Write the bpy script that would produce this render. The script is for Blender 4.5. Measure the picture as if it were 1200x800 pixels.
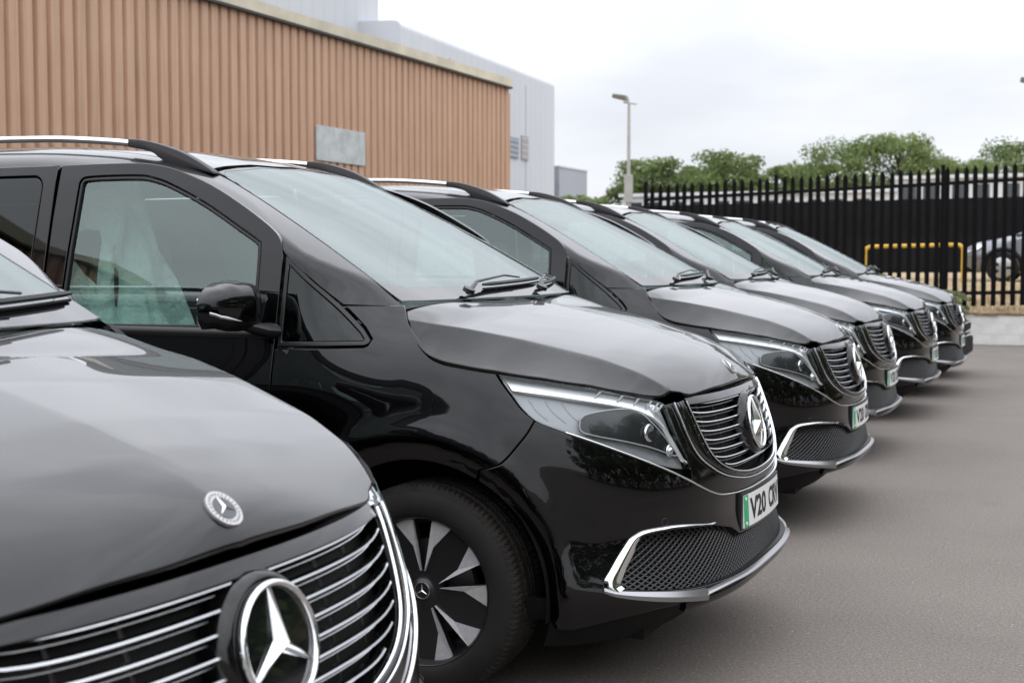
import bpy, math, random
import numpy as np
from mathutils import Vector
from mathutils.geometry import delaunay_2d_cdt
for o in list(bpy.data.objects): bpy.data.objects.remove(o)
scene = bpy.context.scene
COL = scene.collection
R = math.radians

# ------------------------------------------------------------------ camera
cam_d = bpy.data.cameras.new('camera'); cam = bpy.data.objects.new('camera', cam_d); COL.objects.link(cam)
cam.location = (1.98, -4.72, 1.41)
AZ, PT = R(113.57), R(-3.45)
cam.rotation_euler = (R(90) + PT, 0, AZ - R(90))
cam_d.sensor_width = 36.0; cam_d.lens = 36.0 * 1576 / 1200
cam_d.clip_start = .05; cam_d.clip_end = 3000
cam_d.dof.use_dof = True; cam_d.dof.focus_distance = 4.2; cam_d.dof.aperture_fstop = 5.8
scene.camera = cam

# ------------------------------------------------------------------ sky, sun, exposure
SUN_EL, SUN_ROT = R(58), R(150)
world = bpy.data.worlds.new('World'); scene.world = world; world.use_nodes = True
wt = world.node_tree; wt.nodes.clear()
def wn(t, **k):
    n = wt.nodes.new(t)
    for a, b in k.items(): setattr(n, a, b)
    return n
sky = wn('ShaderNodeTexSky', sky_type='NISHITA'); sky.sun_disc = False
sky.sun_elevation = SUN_EL; sky.sun_rotation = SUN_ROT
tc = wn('ShaderNodeTexCoord'); sep = wn('ShaderNodeSeparateXYZ')
wt.links.new(tc.outputs['Generated'], sep.inputs[0])
# overcast layer: brighter towards the zenith, with soft cloud streaks
grad = wn('ShaderNodeMapRange'); grad.inputs[1].default_value = .07; grad.inputs[2].default_value = .80
grad.inputs[3].default_value = .80; grad.inputs[4].default_value = 2.1
wt.links.new(sep.outputs[2], grad.inputs[0])
mp = wn('ShaderNodeMapping'); mp.inputs['Scale'].default_value = (1.9, 1.9, 6.5); mp.inputs['Rotation'].default_value = (.12, -.1, .6)
wt.links.new(tc.outputs['Generated'], mp.inputs[0])
nz = wn('ShaderNodeTexNoise'); nz.inputs['Scale'].default_value = 1.7; nz.inputs['Detail'].default_value = 5; nz.inputs['Roughness'].default_value = .5
wt.links.new(mp.outputs[0], nz.inputs[0])
mr = wn('ShaderNodeMapRange'); mr.inputs[1].default_value = .36; mr.inputs[2].default_value = .62
mr.inputs[3].default_value = .85; mr.inputs[4].default_value = 1.05
wt.links.new(nz.outputs['Fac'], mr.inputs[0])
mul = wn('ShaderNodeMath', operation='MULTIPLY'); wt.links.new(grad.outputs[0], mul.inputs[0]); wt.links.new(mr.outputs[0], mul.inputs[1])
cr = wn('ShaderNodeMixRGB', blend_type='MIX'); cr.inputs[1].default_value = (.885, .915, 1, 1); cr.inputs[2].default_value = (.94, .96, 1, 1)
wt.links.new(nz.outputs['Fac'], cr.inputs[0])
cm = wn('ShaderNodeVectorMath', operation='SCALE'); wt.links.new(cr.outputs[0], cm.inputs[0]); wt.links.new(mul.outputs[0], cm.inputs['Scale'])
s1 = wn('ShaderNodeVectorMath', operation='SCALE'); s1.inputs['Scale'].default_value = .07; wt.links.new(sky.outputs[0], s1.inputs[0])
mx = wn('ShaderNodeMixRGB', blend_type='MIX'); mx.inputs[0].default_value = .92
wt.links.new(s1.outputs[0], mx.inputs[1]); wt.links.new(cm.outputs[0], mx.inputs[2])
bg = wn('ShaderNodeBackground'); bg.inputs[1].default_value = 1.0; wt.links.new(mx.outputs[0], bg.inputs[0])
wo = wn('ShaderNodeOutputWorld'); wt.links.new(bg.outputs[0], wo.inputs[0])
sun_d = bpy.data.lights.new('sun', 'SUN'); sun_d.energy = .6; sun_d.angle = R(150); sun_d.color = (1, .97, .93)
sun = bpy.data.objects.new('sun', sun_d); COL.objects.link(sun)
# sun_rotation is measured from +Y clockwise
sd = Vector((math.sin(SUN_ROT) * math.cos(SUN_EL), math.cos(SUN_ROT) * math.cos(SUN_EL), math.sin(SUN_EL)))
sun.rotation_euler = sd.to_track_quat('Z', 'Y').to_euler(); sun.location = (0, 0, 30)
vs = scene.view_settings; vs.view_transform = 'Standard'; vs.look = 'None'; vs.exposure = .39; vs.gamma = 1; vs.use_curve_mapping = False
scene.cycles.max_bounces = 10; scene.cycles.transparent_max_bounces = 16

# ------------------------------------------------------------------ materials
MATS = {}
def mat(name, col=(.5, .5, .5), rough=.5, metal=0, coat=0, spec=.5, coat_rough=.02, noise=None, bump=None, emit=None):
    """noise=(scale, amount[, detail]) varies the colour; bump=(scale, strength, distance)"""
    m = bpy.data.materials.new(name); m.use_nodes = True; t = m.node_tree; b = t.nodes['Principled BSDF']
    b.inputs['Base Color'].default_value = (*col, 1); b.inputs['Roughness'].default_value = rough
    b.inputs['Metallic'].default_value = metal; b.inputs['Coat Weight'].default_value = coat
    b.inputs['Coat Roughness'].default_value = coat_rough; b.inputs['Specular IOR Level'].default_value = spec
    if emit: b.inputs['Emission Color'].default_value = (*emit[0], 1); b.inputs['Emission Strength'].default_value = emit[1]
    def obj_noise(sc, det=4):
        c = t.nodes.new('ShaderNodeTexCoord'); n = t.nodes.new('ShaderNodeTexNoise')
        n.inputs['Scale'].default_value = sc; n.inputs['Detail'].default_value = det
        t.links.new(c.outputs['Object'], n.inputs['Vector']); return n
    if noise:
        n = obj_noise(noise[0], noise[2] if len(noise) > 2 else 4)
        r = t.nodes.new('ShaderNodeMapRange'); r.inputs[1].default_value = .3; r.inputs[2].default_value = .7
        r.inputs[3].default_value = 1 - noise[1]; r.inputs[4].default_value = 1 + noise[1]
        t.links.new(n.outputs['Fac'], r.inputs[0])
        s = t.nodes.new('ShaderNodeVectorMath'); s.operation = 'SCALE'; s.inputs[0].default_value = col
        t.links.new(r.outputs[0], s.inputs['Scale']); t.links.new(s.outputs[0], b.inputs['Base Color'])
    if bump:
        n = obj_noise(bump[0], 6); bp = t.nodes.new('ShaderNodeBump'); bp.inputs['Strength'].default_value = bump[1]; bp.inputs['Distance'].default_value = bump[2]
        t.links.new(n.outputs['Fac'], bp.inputs['Height']); t.links.new(bp.outputs[0], b.inputs['Normal'])
    MATS[name] = m; return m
def glass(name, tint, ior=1.5, rough=0.0, base=0.0, refl=(.93, 1, .99)):
    m = bpy.data.materials.new(name); m.use_nodes = True; t = m.node_tree; t.nodes.clear()
    tr = t.nodes.new('ShaderNodeBsdfTransparent'); tr.inputs[0].default_value = (*tint, 1)
    gl = t.nodes.new('ShaderNodeBsdfGlossy'); gl.inputs['Roughness'].default_value = rough; gl.inputs[0].default_value = (*refl, 1)
    fr = t.nodes.new('ShaderNodeFresnel'); gm = t.nodes.new('ShaderNodeNewGeometry'); im = t.nodes.new('ShaderNodeMapRange')   # thin sheet: same reflectance from both faces
    im.inputs[3].default_value = ior; im.inputs[4].default_value = 1 / ior; t.links.new(gm.outputs['Backfacing'], im.inputs[0]); t.links.new(im.outputs[0], fr.inputs[0])
    mxs = t.nodes.new('ShaderNodeMixShader'); o = t.nodes.new('ShaderNodeOutputMaterial')
    mr_ = t.nodes.new('ShaderNodeMapRange'); mr_.inputs[3].default_value = base; mr_.inputs[4].default_value = 1; t.links.new(fr.outputs[0], mr_.inputs[0]); t.links.new(mr_.outputs[0], mxs.inputs[0]); t.links.new(tr.outputs[0], mxs.inputs[1]); t.links.new(gl.outputs[0], mxs.inputs[2]); t.links.new(mxs.outputs[0], o.inputs[0])
    MATS[name] = m; return m
PAINT = mat('black_paint', (.0045, .0045, .0055), .36, 1, 1.0, .5, .02); PAINT.node_tree.nodes['Principled BSDF'].inputs['Coat IOR'].default_value = 1.47
GLOSS = mat('gloss_black', (.003, .003, .003), .08)
SATIN = mat('satin_black', (.012, .012, .013), .38)
MATT = mat('matt_black', (.006, .006, .006), .75, spec=.25)
TRIMP = mat('dark_trim', (.02, .02, .022), .45, bump=(900, .1, .0004))
CHROME = mat('chrome', (.80, .81, .82), .06, 1); SLATC = mat('slat_chrome', (.50, .51, .52), .12, 1)
SILVER = mat('brushed_silver', (.72, .73, .74), .28, 1)
LAMPSIL = mat('lamp_silver', (.36, .365, .375), .3, .25); LIPGREY = mat('satin_lip', (.34, .34, .35), .32, .8)
LAMPWHITE = mat('light_strip_white', (.95, .96, .97), .30, .75)
LAMPDARK = mat('lamp_dark', (.012, .012, .014), .2)
ALLOY = mat('machined_alloy', (.56, .56, .58), .36, .4, noise=(60, .08))
ALLOYB = mat('black_alloy', (.012, .012, .013), .3)
RUBBER = mat('tyre_rubber', (.012, .0115, .011), .72, spec=.3, noise=(14, .25), bump=(120, .15, .002))
RUBT = mat('tyre_tread', (.020, .0175, .0155), .85, spec=.2, noise=(20, .3))
PLATEW = mat('plate_white', (.80, .80, .79), .35)
PLATEG = mat('plate_green', (.008, .40, .15), .35)
INK = mat('plate_ink', (.008, .008, .009), .5)
SHEET = mat('cover_sheet', (.66, .80, .75), .30, spec=.6, bump=(11, .9, .05))
INT = mat('interior_dark', (.014, .014, .015), .65)
INTG = mat('interior_trim', (.035, .035, .036), .6)
TAIL = mat('tail_red', (.25, .005, .008), .15, coat=1)
STEEL = mat('brake_steel', (.25, .24, .23), .4, .9)
GLASS = glass('clear_glass', (.70, .86, .81), 1.5, base=.09, refl=(.86, 1, .97))
GLASSW = glass('windscreen_glass', (.50, .62, .59), 1.6, base=.20, refl=(.75, .82, .81))   # heat reflecting coating
GLASSD = glass('privacy_glass', (.035, .04, .04), 1.5)
FRIT = mat('coated_black_glass', (.004, .004, .005), .05); FRIT.node_tree.nodes['Principled BSDF'].inputs['IOR'].default_value = 2.4
LENS = glass('lamp_lens', (.93, .95, .96), 1.45)

# ------------------------------------------------------------------ mesh helpers
def link(name, me, m, parent=None):
    o = bpy.data.objects.new(name, me); COL.objects.link(o)
    if m is not None and not me.materials: me.materials.append(m)
    if parent is not None: o.parent = parent
    return o
def mk(name, V, Fs, m, parent=None, N=None, smooth=True):
    me = bpy.data.meshes.new(name)
    me.from_pydata([tuple(map(float, v)) for v in V], [], [tuple(int(i) for i in f) for f in Fs])
    me.update()
    if smooth: me.polygons.foreach_set('use_smooth', [True] * len(me.polygons))
    if N is not None:
        me.normals_split_custom_set_from_vertices([tuple(map(float, n)) for n in N])
    return link(name, me, m, parent)
def flip(V, Fs, N):
    s = np.array([1, -1, 1.0])
    return np.asarray(V) * s, [tuple(reversed(f)) for f in Fs], (None if N is None else np.asarray(N) * s)
class G:
    """collects faces for one mesh"""
    def __init__(s): s.v = []; s.f = []
    def add(s, V, F):
        k = len(s.v); s.v += [tuple(map(float, v)) for v in V]; s.f += [tuple(int(i) + k for i in f) for f in F]; return s
    def box(s, c, d, rz=0, rx=0, ry=0):
        c = np.array(c, float); d = np.array(d, float) / 2
        P = np.array([[i, j, k] for i in (-1, 1) for j in (-1, 1) for k in (-1, 1)]) * d
        if rx: a = np.array([[1, 0, 0], [0, math.cos(rx), -math.sin(rx)], [0, math.sin(rx), math.cos(rx)]]); P = P @ a.T
        if ry: a = np.array([[math.cos(ry), 0, math.sin(ry)], [0, 1, 0], [-math.sin(ry), 0, math.cos(ry)]]); P = P @ a.T
        if rz: a = np.array([[math.cos(rz), -math.sin(rz), 0], [math.sin(rz), math.cos(rz), 0], [0, 0, 1]]); P = P @ a.T
        return s.add(P + c, [(0, 1, 3, 2), (4, 6, 7, 5), (0, 4, 5, 1), (2, 3, 7, 6), (0, 2, 6, 4), (1, 5, 7, 3)])
    def tube(s, pts, r, n=8, caps=True, sy=1.0):
        P = np.array(pts, float); T = np.gradient(P, axis=0); T /= np.linalg.norm(T, axis=1)[:, None] + 1e-12
        rr = np.broadcast_to(np.array(r, float), (len(P),))
        up = np.array([0, 0, 1.0]) if abs(T[0][2]) < .9 else np.array([1.0, 0, 0])
        V = []; a = np.linspace(0, 2 * math.pi, n, endpoint=False)
        for p, t, q in zip(P, T, rr):
            b = np.cross(t, up); b /= np.linalg.norm(b) + 1e-12; c = np.cross(b, t); up = c
            V += list(p + q * (np.cos(a)[:, None] * b + sy * np.sin(a)[:, None] * c))
        m = len(P); F = [(i * n + j, i * n + (j + 1) % n, (i + 1) * n + (j + 1) % n, (i + 1) * n + j) for i in range(m - 1) for j in range(n)]
        if caps: F += [tuple(range(n - 1, -1, -1)), tuple((m - 1) * n + j for j in range(n))]
        return s.add(V, F)
    def lathe(s, prof, n=48, axis='y', c=(0, 0, 0), close=False):
        """prof: list of (radius, along)"""
        V = []; c = np.array(c, float)
        for r_, h in prof:
            for k in range(n):
                a = 2 * math.pi * k / n
                q = (r_ * math.cos(a), h, r_ * math.sin(a)) if axis == 'y' else ((r_ * math.cos(a), r_ * math.sin(a), h) if axis == 'z' else (h, r_ * math.cos(a), r_ * math.sin(a)))
                V.append(np.array(q) + c)
        F = [(i * n + k, i * n + (k + 1) % n, (i + 1) * n + (k + 1) % n, (i + 1) * n + k) for i in range(len(prof) - 1) for k in range(n)]
        return s.add(V, F)
    def prism(s, poly, y0, y1, axis=1):
        """extrude a polygon given in the two other axes"""
        n = len(poly); V = []
        for h in (y0, y1):
            for a, b in poly: q = [a, b]; q.insert(axis, h); V.append(q)
        F = [tuple(range(n)), tuple(range(2 * n - 1, n - 1, -1))] + [(i, n + i, n + (i + 1) % n, (i + 1) % n) for i in range(n)]
        return s.add(V, F)
    def build(s, name, m, parent=None, smooth=False, bevel=0, mirror=False):
        V, F = s.v, s.f
        if mirror: V, F, _ = flip(V, F, None)
        me = bpy.data.meshes.new(name); me.from_pydata([tuple(v) for v in V], [], F); me.validate(); me.update()
        import bmesh
        b = bmesh.new(); b.from_mesh(me); bmesh.ops.recalc_face_normals(b, faces=b.faces)
        if bevel:
            es = [e for e in b.edges if len(e.link_faces) == 2 and e.calc_face_angle(0) > .5]
            bmesh.ops.bevel(b, geom=es, offset=bevel, segments=2, affect='EDGES', profile=.6, clamp_overlap=True)
        b.to_mesh(me); b.free()
        if smooth:
            me.polygons.foreach_set('use_smooth', [True] * len(me.polygons))
            me.set_sharp_from_angle(angle=R(38))
        return link(name, me, m, parent)
def empty(name, loc=(0, 0, 0), rz=0):
    o = bpy.data.objects.new(name, None); COL.objects.link(o); o.location = loc; o.rotation_euler = (0, 0, rz); o.empty_display_size = .2; return o
def tag(o, label=None, cat=None, group=None, kind=None):
    if label: o['label'] = label
    if cat: o['category'] = cat
    if group: o['group'] = group
    if kind: o['kind'] = kind
    return o
CHILD = {}
def copy_tree(o, parent=None):
    c = o.copy(); COL.objects.link(c); c.parent = parent
    for ch in CHILD.get(o.name, []): copy_tree(ch, c)
    return c
def index_children():
    CHILD.clear()
    for o in bpy.data.objects:
        if o.parent: CHILD.setdefault(o.parent.name, []).append(o)

# ================================================================== ground
def nodes_mat(name):
    m = bpy.data.materials.new(name); m.use_nodes = True; MATS[name] = m; t = m.node_tree; b = t.nodes['Principled BSDF']
    c = t.nodes.new('ShaderNodeTexCoord'); return m, t, b, c
def noise(t, c, sc, det=4, out='Object', rough=.55):
    n = t.nodes.new('ShaderNodeTexNoise'); n.inputs['Scale'].default_value = sc; n.inputs['Detail'].default_value = det; n.inputs['Roughness'].default_value = rough
    t.links.new(c.outputs[out], n.inputs['Vector']); return n
def ramp(t, src, stops):
    r = t.nodes.new('ShaderNodeValToRGB'); e = r.color_ramp.elements
    while len(e) < len(stops): e.new(.5)
    for q, (p, col) in zip(e, stops): q.position = p; q.color = (*col, 1)
    t.links.new(src, r.inputs[0]); return r
def mixc(t, a, b, fac, mode='MIX'):
    n = t.nodes.new('ShaderNodeMixRGB'); n.blend_type = mode
    for i, v in ((0, fac), (1, a), (2, b)):
        if isinstance(v, (int, float)): n.inputs[i].default_value = v
        elif isinstance(v, tuple): n.inputs[i].default_value = (*v, 1)
        else: t.links.new(v, n.inputs[i])
    return n
ASPH, t, b, c = nodes_mat('asphalt')
n1 = noise(t, c, .35, 5); n2 = noise(t, c, 130, 3, rough=.7); n3 = noise(t, c, 1.3, 6)
base = ramp(t, n1.outputs['Fac'], [(.3, (.165, .145, .130)), (.7, (.205, .181, .163))])
agg = ramp(t, n2.outputs['Fac'], [(.30, (.42, .42, .43)), (.50, (1, 1, 1)), (.64, (1.05, 1.05, 1.03)), (.74, (2.4, 2.35, 2.3))])
n4 = noise(t, c, 70, 4, rough=.75); gr = ramp(t, n4.outputs['Fac'], [(.32, (.62, .62, .62)), (.52, (1, 1, 1)), (.70, (1.45, 1.45, 1.43))]); q0 = mixc(t, base.outputs[0], gr.outputs[0], .8, 'MULTIPLY')
q1 = mixc(t, q0.outputs[0], agg.outputs[0], .85, 'MULTIPLY')
st = ramp(t, n3.outputs['Fac'], [(.33, (.93, .93, .93)), (.55, (1.02, 1.02, 1.02))]); q2 = mixc(t, q1.outputs[0], st.outputs[0], .8, 'MULTIPLY')
v = t.nodes.new('ShaderNodeTexVoronoi'); v.inputs['Scale'].default_value = 34; v.feature = 'F1'; t.links.new(c.outputs['Object'], v.inputs['Vector'])
spk = ramp(t, v.outputs['Distance'], [(.0, (1, 1, 1)), (.10, (1, 1, 1)), (.13, (0, 0, 0))]); vc = t.nodes.new('ShaderNodeSeparateXYZ'); t.links.new(v.outputs['Color'], vc.inputs[0])
gt = t.nodes.new('ShaderNodeMath'); gt.operation = 'GREATER_THAN'; gt.inputs[1].default_value = .80; t.links.new(vc.outputs[0], gt.inputs[0])
ml = t.nodes.new('ShaderNodeMath'); ml.operation = 'MULTIPLY'; t.links.new(spk.outputs[0], ml.inputs[0]); t.links.new(gt.outputs[0], ml.inputs[1])
q3 = mixc(t, q2.outputs[0], (.38, .365, .34), ml.outputs[0])
n5 = noise(t, c, .9, 3); oil = ramp(t, n5.outputs['Fac'], [(.64, (1, 1, 1)), (.74, (.86, .85, .85))]); q3 = mixc(t, q3.outputs[0], oil.outputs[0], 1.0, 'MULTIPLY'); t.links.new(q3.outputs[0], b.inputs['Base Color']); b.inputs['Roughness'].default_value = .88; b.inputs['Specular IOR Level'].default_value = .25
bp = t.nodes.new('ShaderNodeBump'); bp.inputs['Strength'].default_value = .35; bp.inputs['Distance'].default_value = .004; t.links.new(n2.outputs['Fac'], bp.inputs['Height']); t.links.new(bp.outputs[0], b.inputs['Normal'])
V = [(-900, -900, 0), (900, -900, 0), (900, 900, 0), (-900, 900, 0)]
tag(mk('ground', V, [(0, 1, 2, 3)], ASPH), kind='structure')

# raised dry verge beyond the wall
DRY, t, b, c = nodes_mat('dry_grass_soil')
n1 = noise(t, c, 2.2, 6); n2 = noise(t, c, 30, 4)
a = ramp(t, n1.outputs['Fac'], [(.3, (.30, .215, .12)), (.6, (.40, .30, .18)), (.75, (.22, .22, .09))]); a2 = ramp(t, n2.outputs['Fac'], [(.3, (.7, .7, .7)), (.7, (1.15, 1.15, 1.15))])
t.links.new(mixc(t, a.outputs[0], a2.outputs[0], .8, 'MULTIPLY').outputs[0], b.inputs['Base Color']); b.inputs['Roughness'].default_value = .95
ys = [19.22, 19.6, 20.2, 21, 22, 22.8, 23.6, 24.5, 27, 32, 45, 90, 200]; zs = [.50, .53, .62, .76, .93, 1.0, .965, .94, 1.0, 1.0, 1.0, 1.0, 1.0]
xs = np.r_[np.linspace(-9.5, 12, 44), 20, 40, 120]; rnd = np.random.RandomState(2); V = []
for y, z in zip(ys, zs):
    for x in xs: V.append((x, y, z * min(1, max(.02, (x + 9.4) / 2.2)) + (rnd.rand() - .5) * (.03 if 19.3 < y < 23 else 0)))
n = len(xs)
tag(mk('verge', V, [(i * n + j, i * n + j + 1, (i + 1) * n + j + 1, (i + 1) * n + j) for i in range(len(ys) - 1) for j in range(n - 1)], DRY), kind='structure')
g = G(); rr_ = random.Random(3)
for k in range(5200):
    x = rr_.uniform(-4, 3.5); y = rr_.triangular(19.3, 23.2, 19.5); z = float(np.interp(y, ys, zs)); h = rr_.uniform(.05, .16); a = rr_.uniform(0, 6.28); d = .006
    lx, ly = rr_.gauss(0, .035), rr_.gauss(0, .035)
    g.add([(x - d * math.cos(a), y - d * math.sin(a), z - .01), (x + d * math.cos(a), y + d * math.sin(a), z - .01), (x + lx, y + ly, z + h)], [(0, 1, 2)])
me = bpy.data.meshes.new('dry_grass'); me.from_pydata(g.v, [], g.f)
tag(link('dry_grass', me, mat('dry_blades', (.36, .28, .15), .8, noise=(3, .35))), 'dry straw coloured grass on the bank behind the palisade fence', 'grass', kind='stuff')

# ================================================================== low white wall of painted blocks
WHITE = mat('white_masonry_paint', (.64, .635, .62), .8, noise=(5, .10, 6), bump=(60, .35, .004)); MORTAR = mat('painted_mortar', (.63, .625, .61), .9, noise=(5, .10, 6)); SOIL = mat('wall_top_soil', (.20, .13, .08), .95, noise=(12, .4))
wall = G().box((1.0, 19.165, .25), (21.0, .19, .50)).build('low_wall', MORTAR)
tag(wall, 'low white painted block wall along the yard edge below the palisade fence', 'wall')
bm_ = G().box((0, 0, 0), (.441, .196, .169)).build('block', WHITE, wall, bevel=.003)
first = True; r2 = random.Random(8)
for row in range(3):
    for k in range(47):
        x = -9.2 + k * .444 + (.222 if row % 2 else 0)
        if x > 11.2: continue
        o = bm_ if first else bm_.copy()
        if not first: COL.objects.link(o)
        first = False; o.location = (x, 19.164 + r2.uniform(-.001, .001), .088 + row * .172); o.rotation_euler = (0, r2.uniform(-.004, .004), 0)
g = G()
for k in range(60):
    x = -9.2 + k * .35; g.box((x, 19.15, .508 + r2.uniform(0, .012)), (.37, .22 + r2.uniform(-.03, .03), .02 + r2.uniform(0, .02)), rz=r2.uniform(-.05, .05))
g.build('soil_edge', SOIL, wall)

# ================================================================== palisade fence
FENCE = mat('black_fence_paint', (.004, .004, .0045), .75, spec=.15, noise=(5, .3))
FY = 19.30
def ftop(x): return 2.80 + (x + 5.8) * .0345
def fbot(x): return max(.56, .66 + (x - .8) * .03)
fence = empty('palisade_fence', (0, FY, .5)); tag(fence, 'tall black steel palisade fence with pointed pales on the low white wall', 'fence')
def pale_mesh():
    w, d = .040, .012; prof = [(-w, 0), (-w * .55, -d), (-w * .2, -d * .3), (w * .2, -d * .3), (w * .55, -d), (w, 0), (w, .003), (-w, .003)]
    H = 2.34; V = []; n = len(prof)
    for z, s_ in ((0, 1), (H - .15, 1), (H - .07, .95), (H, .12)):
        for a, b_ in prof: V.append((a * s_, b_ * (s_ if s_ > .5 else .5), z))
    return V, [(i * n + j, i * n + (j + 1) % n, (i + 1) * n + (j + 1) % n, (i + 1) * n + j) for i in range(3) for j in range(n)] + [tuple(range(n)), tuple(3 * n + j for j in range(n - 1, -1, -1))]
pv, pf = pale_mesh(); pale0 = G().add(pv, pf).build('pale', FENCE, fence); posts = [-5.80, -3.36, -.50, 2.25, 5.0, 7.75]
x = -5.66; k = 0; r3 = random.Random(5)
while x < 9.3:
    if min(abs(x - p_) for p_ in posts) > .05:
        o = pale0 if k == 0 else pale0.copy()
        if k: COL.objects.link(o)
        zt_, zb_ = ftop(x) + r3.uniform(-.012, .012), fbot(x); o.location = (x, -.012, zb_ - .5); o.scale = (1, 1, (zt_ - zb_) / 2.34); o.rotation_euler = (0, r3.uniform(-.006, .006), 0); k += 1
    x += .1545 + r3.uniform(-.004, .004)
for p_ in posts: G().box((p_, .05, (ftop(p_) + .05 + .3) / 2 - .5), (.062, .085, ftop(p_) + .05 - .3)).build('post', FENCE, fence)
for a, b_ in zip(posts[:-1], posts[1:]):
    for dz, kind in ((-.27, 1), (.22, 0)):
        za = (ftop(a) + dz) if kind else fbot(a) + dz; zb = (ftop(b_) + dz) if kind else fbot(b_) + dz
        G().tube([(a, .02, za - .5), (b_, .02, zb - .5)], .032, 4).build('rail', FENCE, fence)
# ================================================================== black hoarding beyond the fence
HOARD = mat('black_hoarding', (.010, .010, .0115), .85, spec=.15, noise=(1.5, .4))
hoard = empty('hoarding', (0, 27, 1)); tag(hoard, 'black sheet hoarding standing behind the palisade fence', 'hoarding')
hp0 = None
for k in range(22):
    x = -10.2 + k * 1.22
    o = G().box((0, 0, 0), (1.24, .03, 1.66)).build('hoarding_panel', HOARD, hoard) if hp0 is None else hp0.copy()
    if hp0 is not None: COL.objects.link(o)
    hp0 = hp0 or o; o.location = (x, r3.uniform(-.012, .012), .90 + .0075 * (x + 10))
for k in range(8): G().box((-10 + k * 3.66, .06, .85), (.08, .08, 1.66)).build('hoarding_post', HOARD, hoard)

# ================================================================== yellow hoop barrier
YEL = mat('yellow_paint', (.70, .43, .05), .5, noise=(9, .12))
P = [(-2.29, 22.6, .85)] + [(-2.29, 22.6, 1.57)] + [(-2.29 + .11 * (1 - math.cos(a)), 22.6, 1.57 + .11 * math.sin(a)) for a in np.linspace(.2, math.pi / 2, 6)] + [(-.55, 22.6, 1.71)] + [(-.55 + .11 * math.sin(a), 22.6, 1.60 + .11 * math.cos(a)) for a in np.linspace(.2, math.pi / 2, 6)] + [(-.44, 22.6, .85)]
hoop = G().tube(P, .037, 12).build('hoop_barrier', YEL, smooth=True); tag(hoop, 'yellow tubular hoop barrier on the dry bank behind the fence', 'barrier')

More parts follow.
